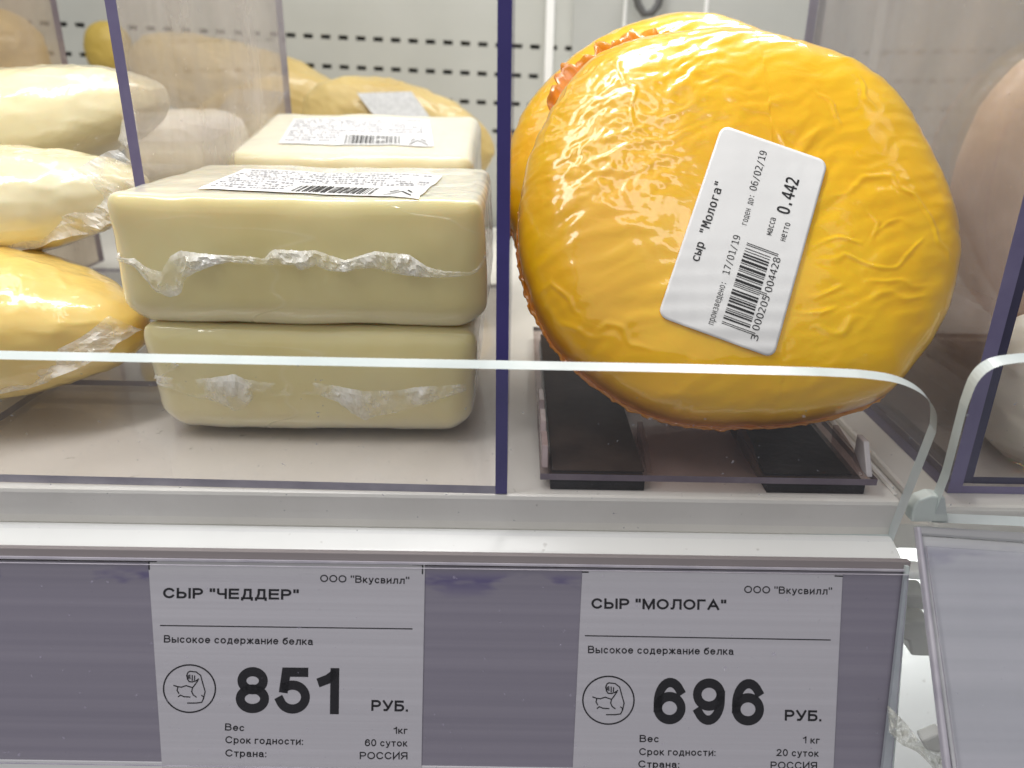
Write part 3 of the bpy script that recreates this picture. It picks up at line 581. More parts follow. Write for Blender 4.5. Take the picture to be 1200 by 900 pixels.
# ================================================================== CHEDDAR PACKS
def rounded_block(cx, y0, z0, W, D, H, r_top, r_bot, n=44, seed=0, tilt=0.0, amp=.05, taper=.0, bow=0.0):
    """rounded block whose front face stands at y0; returns verts, faces (welded grid on the six sides)"""
    hx, hy, hz = W/2, D/2, H/2
    def ax(h, n):
        s = np.linspace(-1, 1, n + 1); s = np.sign(s) * (1 - (1 - np.abs(s)) ** 1.6); return s * h
    verts = []; faces = []; idx = {}
    def add(p):
        k = tuple(round(c, 4) for c in p)
        if k not in idx: idx[k] = len(verts); verts.append(p)
        return idx[k]
    xs, ys, zs = ax(hx, n), ax(hy, int(n * .8)), ax(hz, int(n * .55))
    def grid(A_, B_, fn, flip):
        g = [[add(fn(a, b)) for b in B_] for a in A_]
        for i in range(len(A_) - 1):
            for j in range(len(B_) - 1):
                q = (g[i][j], g[i+1][j], g[i+1][j+1], g[i][j+1]); faces.append(q if not flip else q[::-1])
    grid(xs, ys, lambda a, b: (a, b, hz), False); grid(xs, ys, lambda a, b: (a, b, -hz), True)
    grid(xs, zs, lambda a, b: (a, -hy, b), False); grid(xs, zs, lambda a, b: (a, hy, b), True)
    grid(ys, zs, lambda a, b: (hx, a, b), False); grid(ys, zs, lambda a, b: (-hx, a, b), True)
    out = []
    for (x, y, z) in verts:
        r = r_bot + (r_top - r_bot) * (z / hz * .5 + .5)
        qx = max(-hx + r, min(hx - r, x)); qy = max(-hy + r*.8, min(hy - r*.8, y)); qz = max(-hz + r, min(hz - r, z))
        d = Vector((x - qx, y - qy, z - qz))
        if d.length > 1e-9: d.normalize(); q = Vector((qx + d.x * r, qy + d.y * r * .8, qz + d.z * r))
        else: q = Vector((x, y, z))
        s = 1 - taper * (.5 - z / (2 * hz))
        q.x *= s
        if q.y < 0: q.y += .16 * (1 - max(0, 1 - (q.x / hx) ** 4) * max(0, 1 - (q.z / hz) ** 2)) * min(1, -q.y / hy)
        q.z += bow * (q.x / hx) ** 2 * (1 if z < 0 else .4)
        nrm = Vector((q.x / hx ** 2, q.y / hy ** 2, q.z / hz ** 2)).normalized()
        q += nrm * (amp * fbm(q.x * .5 + seed, q.y * .5, q.z * .8 + seed, 3) + amp * .22 * fbm(q.x * 2 + seed, q.y * 3, q.z * 2, 2))
        ct, st = math.cos(tilt), math.sin(tilt)
        y2, z2 = (q.y + hy) * ct - (q.z + hz) * st, (q.y + hy) * st + (q.z + hz) * ct
        out.append(Vector((cx + q.x, y0 + y2, z0 + z2)))
    return out, faces
def seam_film(name, prof, bvh, parent, mat, off=.05, crumple=.10, seed=1, sub=5, rows=7):
    """crinkled strip of film lying along the pack's front; prof = (x, y_upper, y_lower)"""
    pr = np.array(prof, float); xs = np.linspace(pr[0, 0], pr[-1, 0], int((pr[-1, 0] - pr[0, 0]) / 3.2))
    up = np.interp(xs, pr[:, 0], pr[:, 1]); lo = np.interp(xs, pr[:, 0], pr[:, 2])
    v = []; f = []
    for i, x in enumerate(xs):
        for j in range(rows):
            a = j / (rows - 1); jig = 1.3 * nz(x * .21, a * 3 + seed, 2)
            y = up[i] + (lo[i] - up[i]) * a + (nz(x * .35, seed) * 1.1 if j == 0 else nz(x * .35, seed + 9) * 1.4 if j == rows - 1 else 0)
            d = ray(x + jig, y).normalized(); hit = bvh.ray_cast(C0, d)
            if hit[0] is None: hit = bvh.find_nearest(C0 + ray(x + jig, y) * 18.2)
            p, n = hit[0], hit[1]
            if n.dot(d) > 0: n = -n
            wdt = max(.15, min(1, (lo[i] - up[i]) / 22))
            h = off + (crumple * (wdt if (lo[i] - up[i]) > 7.5 else 0)) * 1.1 * (abs(fbm(x * .085 + seed, a * 1.8 + x * .03, 0, 3)) * 1.6 + .15) * (0.25 + math.sin(math.pi * a))
            if j == 0 or j == rows - 1: h = off * .35 + .02 * abs(nz(x, 5))
            v.append(p + n * h)
    for i in range(len(xs) - 1):
        for j in range(rows - 1): f.append((i*rows+j, i*rows+j+1, (i+1)*rows+j+1, (i+1)*rows+j))
    o = mesh(name, v, f, mat, parent, smooth=False); return o
def ean_bars():
    """an ordinary EAN-13 bar pattern of 95 modules for the printed number"""
    L = ['0001101','0011001','0010011','0111101','0100011','0110001','0101111','0111011','0110111','0001011']
    Rr = [''.join('1' if c == '0' else '0' for c in s) for s in L]; G = [s[::-1] for s in Rr]
    par = ['LLLLLL','LLGLGG','LLGGLG','LLGGGL','LGLLGG','LGGLLG','LGGGLL','LGLGLG','LGLGGL','LGGLGL']
    n = '3000205004428'; s = '101'
    for k in range(6): s += (L if par[int(n[0])][k] == 'L' else G)[int(n[k+1])]
    s += '01010'
    for k in range(7, 13): s += Rr[int(n[k])]
    return s + '101'
def pack_label(quad, bvh, parent, seed, nlines=10):
    """paper label stuck on top of a pack; quad in photo space TL TR BR BL"""
    q = [Vector(p) for p in quad]
    def W(a, b, off):
        # homography through the four world corners
        P = [cor[0]*(1-a) + cor[1]*a, cor[3]*(1-a) + cor[2]*a]; p = P[0]*(1-b) + P[1]*b
        h = bvh.ray_cast(p + Vector((0, 0, 3)), Vector((0, 0, -1)))
        z = h[0].z if h[0] is not None else p.z
        return Vector((p.x, p.y, z + off))
    cor = []
    for p in q:
        h = bvh.ray_cast(C0, ray(p.x, p.y).normalized()); cor.append(h[0] if h[0] is not None else bvh.find_nearest(at(p.x, p.y, 26))[0])
    nx, ny = 48, 24
    v = [W(i/nx, j/ny, .035) for j in range(ny+1) for i in range(nx+1)]; n = len(v)
    f = [(j*(nx+1)+i, (j+1)*(nx+1)+i, (j+1)*(nx+1)+i+1, j*(nx+1)+i+1) for j in range(ny) for i in range(nx)]
    lab = mesh('label', v, f, LABEL, parent)
    rnd = random.Random(seed); mb = MB()
    def rect(a0, b0, a1, b1, m=None, o=.050):
        k = 1 if m is None else m
        mb.add([W(a0, b0, o), W(a0, b1, o), W(a1, b1, o), W(a1, b0, o)], [(0, 1, 2, 3)])
    for l in range(nlines):
        b = .06 + l * .088; amax = .97 if l < 6 else .38
        if l in (1, 2): amax = .82
        a = .03
        while a < amax:
            wl = rnd.uniform(.006, .02); 
            if rnd.random() < .84: rect(a, b + rnd.uniform(0, .01), min(a + wl, amax), b + .038 + rnd.uniform(-.01, .012))
            a += wl + (rnd.uniform(.003, .007) if rnd.random() < .8 else .018)
    mb.build('fine_print', [INKG], lab)
    mb = MB(); s = ean_bars(); i = 0; a0, a1 = .42, .78
    if seed % 2: s = s[::-1]
    while i < len(s):
        if s[i] == '1':
            j = i
            while j < len(s) and s[j] == '1': j += 1
            rect(a0 + (a1-a0)*i/95, .68, a0 + (a1-a0)*j/95, .96); i = j
        else: i += 1
    mb.build('barcode', [INK], lab)
    mb = MB()                                   # small triangular recycling mark
    def ln(a0, b0, a1, b1, w=.012):
        d = Vector((a1-a0, (b1-b0)*.5)); d.normalize(); nn = Vector((-d.y, d.x*2)) * w
        mb.add([W(a0-nn.x, b0-nn.y, .05), W(a1-nn.x, b1-nn.y, .05), W(a1+nn.x, b1+nn.y, .05), W(a0+nn.x, b0+nn.y, .05)], [(0, 1, 2, 3)])
    ln(.84, .96, .90, .80, .004); ln(.90, .80, .96, .96, .004); ln(.85, .84, .88, .75, .004); ln(.92, .75, .95, .84, .004)
    mb.build('recycling_mark', [INK], lab)
    return lab
PG = 'wrapped cheddar blocks'
def cheddar(label, base, blk, mat, seam=None, seammat=None, labq=None, seed=3, crumple=.1):
    t = thing('cheddar_pack', label, 'cheese', base, PG)
    v, f = rounded_block(**blk); mesh('cheese_block', v, f, mat, t, smooth=True)
    bvh = BVHTree.FromPolygons(v, f)
    if seam: seam_film('film_seam', seam, bvh, t, seammat, seed=seed, crumple=crumple)
    if labq: pack_label(labq, bvh, t, seed)
    return t, bvh
S1 = [(129,297,305),(150,303,309),(158,302,312),(170,312,326),(180,316,339),(190,318,345),(200,300,348),(212,293,345),(217,294,326),(230,296,319),(250,298,311),(270,299,307),(290,300,309),(310,303,311),(320,292,310),(345,293,311),(352,294,317),(370,293,311),(385,298,317),(405,305,319),(420,300,315),(440,294,314),(455,296,319),(480,298,323),(500,312,325),(520,317,325),(550,319,323),(558,314,319),(566,303,309),(571,290,296)]
S2 = [(173,438,446),(200,442,455),(230,444,466),(250,442,469),(275,438,481),(285,443,480),(300,446,463),(330,450,463),(370,448,462),(395,452,470),(410,455,482),(428,458,492),(440,457,487),(460,458,484),(490,453,476),(545,450,458)]
xA, xB = onY(172, 450, 18.2).x, onY(560, 450, 18.2).x
cheddar('bottom cheddar block of the front stack, standing on the clear base plate', ((xA+xB)/2, 21.5, .22),
        dict(cx=(xA+xB)/2, y0=17.98, z0=.225, W=xB-xA, D=6.4, H=2.92, r_top=.40, r_bot=.80, seed=4, amp=.05, taper=.04), CHED, S2, SEAMF, seed=5, crumple=.06)
xA, xB = onY(130, 290, 18.0).x, onY(566, 290, 18.0).x
cheddar('top cheddar block of the front stack with torn film seam and barcode label', ((xA+xB)/2, 21.4, 3.15),
        dict(cx=(xA+xB)/2, y0=17.85, z0=3.17, W=xB-xA, D=6.5, H=3.18, r_top=.30, r_bot=.80, seed=1, amp=.05, taper=-.03), CHED, S1, SEAM,
        labq=[(287, 199), (519, 207), (491, 235), (232, 223)], seed=2, crumple=.13)
xA, xB = onY(266, 190, 27.2).x, onY(556, 190, 27.2).x
cheddar('pale cheddar block lying behind the front stack, barcode label facing up', ((xA+xB)/2, 30.4, 3.5),
        dict(cx=(xA+xB)/2, y0=27.0, z0=3.55, W=xB-xA, D=6.4, H=2.9, r_top=.5, r_bot=.6, seed=8, amp=.05, tilt=R(9.5), taper=.0), CHED_BACK,
        labq=[(344, 140), (503, 141), (509, 173), (326, 169)], seed=7)
cheddar('cheddar block mostly hidden underneath the rear pale block', ((xA+xB)/2, 30.4, .25),
        dict(cx=(xA+xB)/2, y0=27.4, z0=.225, W=xB-xA, D=6.4, H=3.1, r_top=.5, r_bot=.6, seed=12, amp=.04, n=24), CHED_BACK)

# ================================================================== BAGGED CHEESES
def blob(c, ax, ay, az, rot, n=2.6, seed=0, amp=.12, nu=150, nv=90, taper=0.0, fr=.8):
    v = []; f = []
    for j in range(nv + 1):
        ph = -math.pi/2 + math.pi * j / nv
        for i in range(nu):
            th = 2 * math.pi * i / nu
            def sp(a, e): return math.copysign(abs(a) ** e, a)
            e = 2 / n
            x = sp(math.cos(ph), e) * sp(math.cos(th), e); y = sp(math.cos(ph), e) * sp(math.sin(th), e); z = sp(math.sin(ph), e)
            k = 1 - taper * max(0, x)
            p = Vector((x * ax, y * ay * k, z * az * k))
            nr = Vector((x, y, z)).normalized()
            p += nr * (amp * fbm(p.x * fr + seed, p.y * fr, p.z * fr + seed, 3) + amp * .55 * (1 - min(1, abs(fbm(p.x * .7 + seed, p.y * .5, p.z * 1.3 + p.x * .5, 2)) * 2.2)) ** 3)
            v.append(rot @ p + Vector(c))
    for j in range(nv):
        for i in range(nu): f.append((j*nu+i, j*nu+(i+1) % nu, (j+1)*nu+(i+1) % nu, (j+1)*nu+i))
    return v, f
def fringe(name, pts, normal, wid, parent, mat, seed, back=.3):
    """loose film edge: strip hanging from a polyline of world points outward along 'wid' vectors"""
    v = []; rows = 8; n = len(pts)
    for i, (p, w_) in enumerate(zip(pts, wid)):
        for j in range(rows):
            a = j / (rows - 1)
            v.append(p + w_ * a + normal * (.26 * fbm(i * .20 + seed, a * 2.4, 0, 3) * (.2 + a) + .10))
    f = [(i*rows+j, i*rows+j+1, (i+1)*rows+j+1, (i+1)*rows+j) for i in range(n-1) for j in range(rows-1)]
    return mesh(name, v, f, mat, parent, smooth=False)
def bagged(name, label, cat, pxc, t, aw, ah, ad, rotdeg, mat, seed, taper=.3, amp=.055, film=None, group='bagged cheeses', n=2.4):
    c = at(pxc[0], pxc[1], t); k = t / F
    q = Matrix.Rotation(-R(rotdeg), 3, 'Y')
    T = thing(name, label, cat, (c.x, c.y, c.z - ah * k), group)
    v, f = blob(c, aw * k, ad, ah * k, q, n=n, seed=seed, amp=amp, taper=taper)
    mesh('cheese', v, f, mat, T, smooth=True)
    if film:
        line = smooth_line([Vector((x, y, 0)) for x, y, _, _ in film], 8); wl = smooth_line([Vector((a, b, 0)) for _, _, a, b in film], 8)
        pts = [at(p.x, p.y, t - ad * .55) for p in line]; ws = [(at(p.x + w_.x, p.y + w_.y, t - ad * .5) - at(p.x, p.y, t - ad * .55)) for p, w_ in zip(line, wl)]
        fringe('bag_edge', pts, -f_, ws, T, BAG, seed)
    return T
bagged('bagged_cheese', 'pale yellow bagged cheese at the top of the left pile', 'cheese', (30, 148), 26.5, 172, 64, 2.6, 12, YEL, 21, film=[(100, 95, 30, -8), (130, 110, 28, 10), (145, 135, 16, 22), (140, 165, 14, 14)])
bagged('bagged_cheese', 'yellow bagged cheese in the middle of the left pile with crumpled film', 'cheese', (0, 239), 22.0, 176, 64, 2.3, 7, YEL, 33, film=[(-20, 275, -4, 30), (15, 262, 8, 34), (45, 240, 30, 42), (72, 215, 60, 50), (98, 196, 62, 44), (122, 182, 44, 34), (140, 176, 24, 22)])
bagged('bagged_cheese', 'deep yellow bagged cheese at the bottom of the left pile on the clear plate', 'cheese', (4, 378), 20.8, 166, 84, 2.6, -2, YELD, 47, taper=.35, film=[(-20, 430, 0, 36), (30, 425, 12, 28), (70, 410, 26, 22), (105, 390, 34, 16), (130, 370, 36, 16)])
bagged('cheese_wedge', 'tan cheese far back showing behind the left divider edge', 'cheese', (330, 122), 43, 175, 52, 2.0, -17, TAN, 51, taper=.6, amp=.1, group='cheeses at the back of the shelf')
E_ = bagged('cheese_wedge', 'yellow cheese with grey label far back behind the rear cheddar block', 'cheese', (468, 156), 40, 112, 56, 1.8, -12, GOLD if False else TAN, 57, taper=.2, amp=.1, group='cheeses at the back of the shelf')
bl = [at(x, y, 37.6) for x, y in ((418, 109), (482, 107), (506, 140), (445, 145))]
m = MB(); m.prism(bl, tuple(f_ * .05)); o = m.build('label', [surf('greyish_label', (.48, .49, .50), (.62, .63, .64), 500, .5)], E_)
bagged('cheese_block', 'small yellow cheese seen far back beside the leftmost divider', 'cheese', (128, 58), 44, 24, 30, 1.2, 0, GOLD, 61, taper=0, group='cheeses at the back of the shelf')
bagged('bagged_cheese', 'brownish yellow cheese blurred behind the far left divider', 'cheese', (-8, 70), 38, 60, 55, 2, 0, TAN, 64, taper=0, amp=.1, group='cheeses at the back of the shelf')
bagged('bagged_cheese', 'pale bagged block behind the hazy divider beside the cheddar stack', 'cheese', (222, 172), 34, 58, 40, 2.4, 0, PALE, 66, taper=0, amp=.08, n=4, group='cheeses at the back of the shelf')  # stands in for the rear cheddar block mirrored in the divider
# right-hand bay
bagged('round_cheese', 'pale round cheese low at the right edge behind the dark divider', 'cheese', (1276, 458), 21.5, 116, 104, 2.2, 0, PALE, 71, taper=0, amp=.06, group='cheeses in the right bay')
bagged('round_cheese', 'pinkish round cheese blurred far behind the right divider', 'cheese', (1232, 225), 31, 112, 160, 2.0, 0, PINK, 75, taper=0, amp=.06, group='cheeses in the right bay')

bagged('bagged_cheese', 'added brown block low behind the right divider, standing in for a dark reflection', 'cheese', (1105, 450), 27, 95, 105, 3.0, -32, surf('brown_reflection', (.16, .085, .055), (.24, .14, .09), 30, .5), 79, taper=0, amp=.06, n=3.2, group='cheeses in the right bay')  # added dark block in place of a brown reflection in the divider
# ================================================================== ROUND YELLOW CHEESES
LEAN = R(36); bb = Vector((0, math.sin(LEAN), math.cos(LEAN))); nn = Vector((0, -math.cos(LEAN), math.sin(LEAN))); aa = Vector((1, 0, 0))
O = at(862, 275, 19.6)
def loc2(px, py, off=0.0):
    p = onplane(px, py, O + nn * off, nn) - O; return (p.dot(aa), p.dot(bb))
OUT = [(607,300),(611,240),(628,174),(656,120),(694,84),(727,69),(765,59),(812,53),(868,54),(930,71),(985,93),(1030,123),(1060,166),(1085,213),(1105,263),(1111,310),(1103,360),(1084,405),(1056,438),(1035,464),(990,483),(940,494),(870,498),(800,496),(745,479),(697,449),(655,410),(624,362)]
ol = np.array([loc2(*p) for p in OUT]); cen = np.array(loc2(866, 275))
def radial(pts, cen):
    d = pts - cen; th = np.arctan2(d[:, 1], d[:, 0]); r = np.hypot(d[:, 0], d[:, 1]); o = np.argsort(th); return th[o], r[o]
def per_interp(th, r, t):
    thx = np.concatenate([th - 2*np.pi, th, th + 2*np.pi]); rx = np.concatenate([r, r, r])
    k = np.hanning(9); k /= k.sum(); dense = np.interp(np.linspace(-np.pi, np.pi, 720, endpoint=False), thx, rx)
    dense = np.convolve(np.concatenate([dense[-40:], dense, dense[:40]]), np.hanning(31) / np.hanning(31).sum(), 'same')[40:-40]
    return np.interp(t, np.linspace(-np.pi, np.pi, 720, endpoint=False), dense, period=2*np.pi)
TH, RR = radial(ol, cen)
CREASES = [([(704,66),(721,77),(732,93),(738,112),(737,140),(731,161)], .045, .07), ([(702,68),(683,79),(665,100),(651,126),(634,177)], .045, .05),
 ([(967,249),(989,228),(1032,219),(1067,238),(1097,277),(1112,303)], .07, .06), ([(1041,314),(1058,302),(1075,282)], .07, .05), ([(950,322),(975,313),(997,318),(1036,321),(1067,303)], .06, .06),
 ([(997,342),(1040,340),(1093,332)], .06, .05), ([(1005,356),(1050,352),(1080,347)], .06, .05), ([(935,355),(965,348),(985,340)], .07, .06), ([(922,368),(950,378),(975,372)], .07, .06),
 ([(940,395),(975,392),(1000,378)], .06, .05), ([(945,300),(975,290),(1000,292)], .06, .05), ([(1010,290),(1030,275),(1060,268)], .06, .04), ([(1000,255),(1015,275),(1010,295)], .06, .04),
 ([(625,330),(650,325),(672,345),(680,365)], .06, .06), ([(632,345),(655,372),(690,392),(730,402)], .10, .05), ([(700,390),(715,380),(735,400),(770,410)], .08, .05),
 ([(640,240),(700,215),(770,200),(830,190)], .10, .035), ([(640,215),(700,192),(770,175),(815,168)], .09, .035), ([(650,180),(720,165),(790,150)], .08, .035), ([(770,120),(820,108),(860,95)], .10, .045),
 ([(905,170),(918,185),(930,200)], .06, .05), ([(950,120),(965,140),(972,160)], .06, .05), ([(1000,95),(1010,115),(1016,140)], .06, .05), ([(660,440),(760,462),(880,466),(990,450)], .16, .04)]
def crease_d(A_, B_, pts):
    p = np.array([loc2(x, y, 1.4) for x, y in pts]); dmin = np.full(A_.shape, 9.0); wgt = np.ones(A_.shape)
    A_ = A_ + WRA; B_ = B_ + WRB
    ps = []
    for i in range(len(p)-1):
        for k in range(8): ps.append(p[i] + (p[i+1]-p[i]) * k / 8)
    ps.append(p[-1]); ps = np.array(ps)
    for i in range(len(ps)-1):
        a, b = ps[i], ps[i+1]; ab = b - a; L2 = (ab**2).sum() + 1e-9
        t = np.clip(((A_-a[0])*ab[0] + (B_-a[1])*ab[1]) / L2, 0, 1)
        dd = np.hypot(A_-a[0]-t*ab[0], B_-a[1]-t*ab[1]); fr_ = (i + t) / (len(ps)-1); k_ = dd < dmin
        wgt = np.where(k_, np.sin(np.pi * np.clip(fr_, 0, 1)) ** .6, wgt); dmin = np.minimum(dmin, dd)
    return dmin, wgt
CF, CB, PE = 2.0, 1.0, 3.0
LABC = loc2(870, 283, 1.9)
def cheese_mesh(nu, rho_f, rho_b, disp=True, seed=0, Oc=None, scale=1.0, twist=0.0, crease=True):
    th = np.linspace(-np.pi, np.pi, nu, endpoint=False); rad = per_interp(TH, RR, th + twist) * scale
    rings = []; 
    for rho in rho_f: rings.append((rho, CF * (1 - rho**PE) ** (1/PE), 1))
    for rho in rho_b[1:]: rings.append((rho, -CB * (1 - rho**3) ** (1/3), -1))
    A_ = []; B_ = []; C_ = []; rim_shade = []
    for rho, c, s in rings:
        A_.append(cen[0] + rad*np.cos(th)*rho); B_.append(cen[1] + rad*np.sin(th)*rho); C_.append(np.full(nu, c)); 
    A_, B_, C_ = np.array(A_), np.array(B_), np.array(C_)
    H = np.zeros_like(A_)
    if disp:
        nr, nc = A_.shape
        for i in range(nr):
            if rings[i][2] < 0 and i > len(rho_f) + 6: continue
            for j in range(nc):
                a, b = A_[i, j], B_[i, j]
                big = .10 * nz(a*.35 + seed, b*.35, 1)
                wx = .35 * nz(a*.8, b*.8, 7 + seed); wy = .35 * nz(a*.8 + 9, b*.8, 7)
                u = a*.93 + b*.36 + wx; v = -a*.36 + b*.93 + wy
                peb = min(1, max(0, (cen[0] - .2 - a) / 1.5)) * min(1, max(0, (b - cen[1] + .6) / 1.2))
                if a - cen[0] < .3:   # left and middle: rows of little dimples
                    lump = .030 * nz(u*1.2, v*3.0, 3) + .016 * nz(u*3.2, v*4.4, 5) * (1 if b > cen[1] else .45)
                else:                  # right: drawn-out wrinkles
                    lump = .028 * nz(u*.8, v*2.8, 3) + .011 * nz(u*2.6, v*5.0, 5)
                lump += .020 * nz(a*1.2, b*1.2, 11) + peb * (.014 * nz(u*5.0, v*6.5, 21) - .010 * abs(nz(u*3.4, v*4.2, 31)))
                H[i, j] = big + lump
        if crease:
            global WRA, WRB
            WRA = .09 * np.sin(A_ * 5.1 + 2 * np.sin(B_ * 3.3)) ; WRB = .09 * np.sin(B_ * 4.7 + 2 * np.sin(A_ * 2.9))
            for pts, wd, am in CREASES:
                d, wg = crease_d(A_, B_, pts); H += np.where(C_ > -.2, am * .62 * wg * (np.exp(-(d / wd)**2) - .35 * np.exp(-(d / (wd * 2.4))**2)), 0)
        # calmer skin beneath the paper label
        dl = np.hypot((A_ - LABC[0]) * 1.0, (B_ - LABC[1]) * .62); 
        damp = np.clip((dl - 1.2) / .8, .28, 1) if crease else 1
        H = H * damp
    V = []; Oc = Oc or O
    nrm_a = (A_ - cen[0]) / 6; nrm_b = (B_ - cen[1]) / 6; rr = np.hypot(nrm_a, nrm_b)
    side = np.clip((rr - .55) / .45, 0, 1) ** 2
    nax = nrm_a / (rr + 1e-6) * side; nbx = nrm_b / (rr + 1e-6) * side; ncx = np.where(C_ >= 0, 1 - side * .75, -(1 - side * .75))
    Lr = np.sqrt(nax**2 + nbx**2 + ncx**2); A2 = A_ + H*nax/Lr; B2 = B_ + H*nbx/Lr; C2 = C_ + H*ncx/Lr
    for i in range(A_.shape[0]):
        for j in range(nu): V.append(Oc + aa*A2[i, j] + bb*B2[i, j] + nn*C2[i, j])
    Fc = []; n0 = A_.shape[0]
    for i in range(n0 - 1):
        for j in range(nu): Fc.append((i*nu+j, (i+1)*nu+j, (i+1)*nu+(j+1) % nu, i*nu+(j+1) % nu))
    Fc.append(tuple(range(nu))) ; Fc.append(tuple((n0-1)*nu + j for j in reversed(range(nu))))
    rim_shade_v = np.clip(1 - np.abs(C_ - (-.05)) / .95, 0, 1) * np.clip((-(B_ - cen[1]) + 1.2) / 3.2, 0, 1)  # orange edge mask, carried up the lower side as painted shade
    return V, Fc, rim_shade_v.flatten(), (A2, B2, C2)
def _deg(x, y): p = loc2(x, y, .2); return math.degrees(math.atan2(p[1]-cen[1], p[0]-cen[0]))
FL1, FL2, FL3 = _deg(674, 84), _deg(752, 48), _deg(1003, 92)
def make_round(label, base, nu, nf, seed, Oc, scale=1.0, twist=0.0, crease=True):
    T = thing('round_cheese', label, 'cheese', base, 'round yellow wax cheeses')
    s = np.linspace(0.004, 1, nf); rho_f = 1 - (1 - s) ** 1.25; rho_f = np.sin(np.clip(s, 0, 1) * math.pi / 2) ** .9; rho_f[0] = .004
    rho_b = np.cos(np.linspace(0, math.pi/2 * .99, 26))
    V, Fc, rim_shade, ABC = cheese_mesh(nu, rho_f, rho_b, True, seed, Oc, scale, twist, crease)
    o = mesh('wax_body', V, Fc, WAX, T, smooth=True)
    at_ = o.data.attributes.new('rim_shade', 'FLOAT', 'POINT'); at_.data.foreach_set('value', rim_shade.astype(np.float32))
    # ragged rim of wax film round the edge
    th = np.linspace(-np.pi, np.pi, 700, endpoint=False); rad = per_interp(TH, RR, th + twist) * scale
    v = []; f = []; rows = 5
    for k, t in enumerate(th):
        deg = math.degrees(t)
        wv = .03 + .04 * abs(fbm(t*7 + seed, 1, 0, 3)) + .012 * abs(nz(t*26, seed))
        if -150 < deg < -20: wv += .025 + .03 * abs(nz(t*11, 3+seed))
        ph = max(0, 1 - ((deg - FL1) / 12) ** 2) * .70 + max(0, 1 - ((deg - FL2) / 13) ** 2) * .75 + max(0, 1 - ((deg - FL3) / 2.6) ** 2) * .30
        wv += ph * (.8 + .7 * nz(t*24, 4)) if crease else 0
        ca, sa = math.cos(t), math.sin(t)
        for j in range(rows):
            a = j / (rows - 1); rr = rad[k] + .0 + wv * a - .06 * (1 - a); cc = -.10 + .03 * fbm(t*20, a*2, 0, 2) - .25 * wv * a + (.10 * nz(t*35, a*3, 2) * a)
            cc += (.30 * a * nz(t*19, 2.5) + .28 * a) * min(1, ph * 3) * (1 if crease else 0)
            v.append((Oc or O) + aa*(cen[0]+rr*ca) + bb*(cen[1]+rr*sa) + nn*cc)
    n = len(th)
    for k in range(n):
        for j in range(rows-1): f.append((k*rows+j, k*rows+j+1, ((k+1) % n)*rows+j+1, ((k+1) % n)*rows+j))
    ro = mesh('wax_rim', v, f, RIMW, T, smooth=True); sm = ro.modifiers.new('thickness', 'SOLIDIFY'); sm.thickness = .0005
    return T, V, Fc
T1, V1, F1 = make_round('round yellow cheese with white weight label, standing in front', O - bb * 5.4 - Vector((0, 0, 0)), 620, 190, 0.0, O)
bvh1 = BVHTree.FromPolygons(V1, F1)
O2 = O - nn * 2.85 + Vector((-.48, 0, 0)) + bb * 2.5
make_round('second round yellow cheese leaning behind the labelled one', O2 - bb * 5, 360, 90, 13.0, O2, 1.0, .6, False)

# weight label: a smooth curved sheet just above the wax
LQ = [Vector(p) for p in ((846, 146), (970.5, 189), (906.5, 420), (770.5, 370.5))]
def lab_h(a, b):
    rho = min(.97, math.hypot(a - cen[0], b - cen[1]) / 5.9); return CF * (1 - rho**PE) ** (1/PE)
# sample the real surface on a coarse grid and smooth it
GN_ = 19; grid = np.zeros((GN_, GN_)); ctr = loc2(870, 283, 1.9)
gx = np.linspace(-3.6, 3.6, GN_)
for i, du in enumerate(gx):
    for j, dv in enumerate(gx):
        p = O + aa*(ctr[0]+du) + bb*(ctr[1]+dv) + nn*6; h = bvh1.ray_cast(p, -nn); grid[i, j] = (h[0] - O).dot(nn) if h[0] is not None else 1.0
for _ in range(1):
    g2 = grid.copy(); g2[1:-1, 1:-1] = (grid[1:-1, 1:-1]*2 + grid[:-2, 1:-1] + grid[2:, 1:-1] + grid[1:-1, :-2] + grid[1:-1, 2:]) / 6; grid = g2
def gsamp(a, b):
    u = min(max((a - ctr[0] + 3.6) / 7.2 * (GN_-1), 0), GN_-1.001); v = min(max((b - ctr[1] + 3.6) / 7.2 * (GN_-1), 0), GN_-1.001)
    i, j = int(u), int(v); fu, fv = u - i, v - j; fu = fu*fu*(3-2*fu); fv = fv*fv*(3-2*fv)
    return grid[i,j]*(1-fu)*(1-fv)+grid[i+1,j]*fu*(1-fv)+grid[i,j+1]*(1-fu)*fv+grid[i+1,j+1]*fu*fv
def on_label(px, py, off=0.0):
    c = 2.0
    for _ in range(5):
        a, b = loc2(px, py, c); c = gsamp(a, b) + .085 + off
    return O + aa*a + bb*b + nn*c
def rounded_quad(q, r=.075, n=6):
    """outline of the label in photo space with rounded corners"""
    out = []
    for k in range(4):
        p, pa, pb_ = q[k], q[k-1], q[(k+1) % 4]; ra = (pa-p).normalized()*11; rb = (pb_-p).normalized()*11
        for i in range(n+1): t = i/n; out.append((p+ra)*(1-t)**2 + p*2*t*(1-t) + (p+rb)*t*t)
    return out
lab = thing('tmp', '', '') if False else None
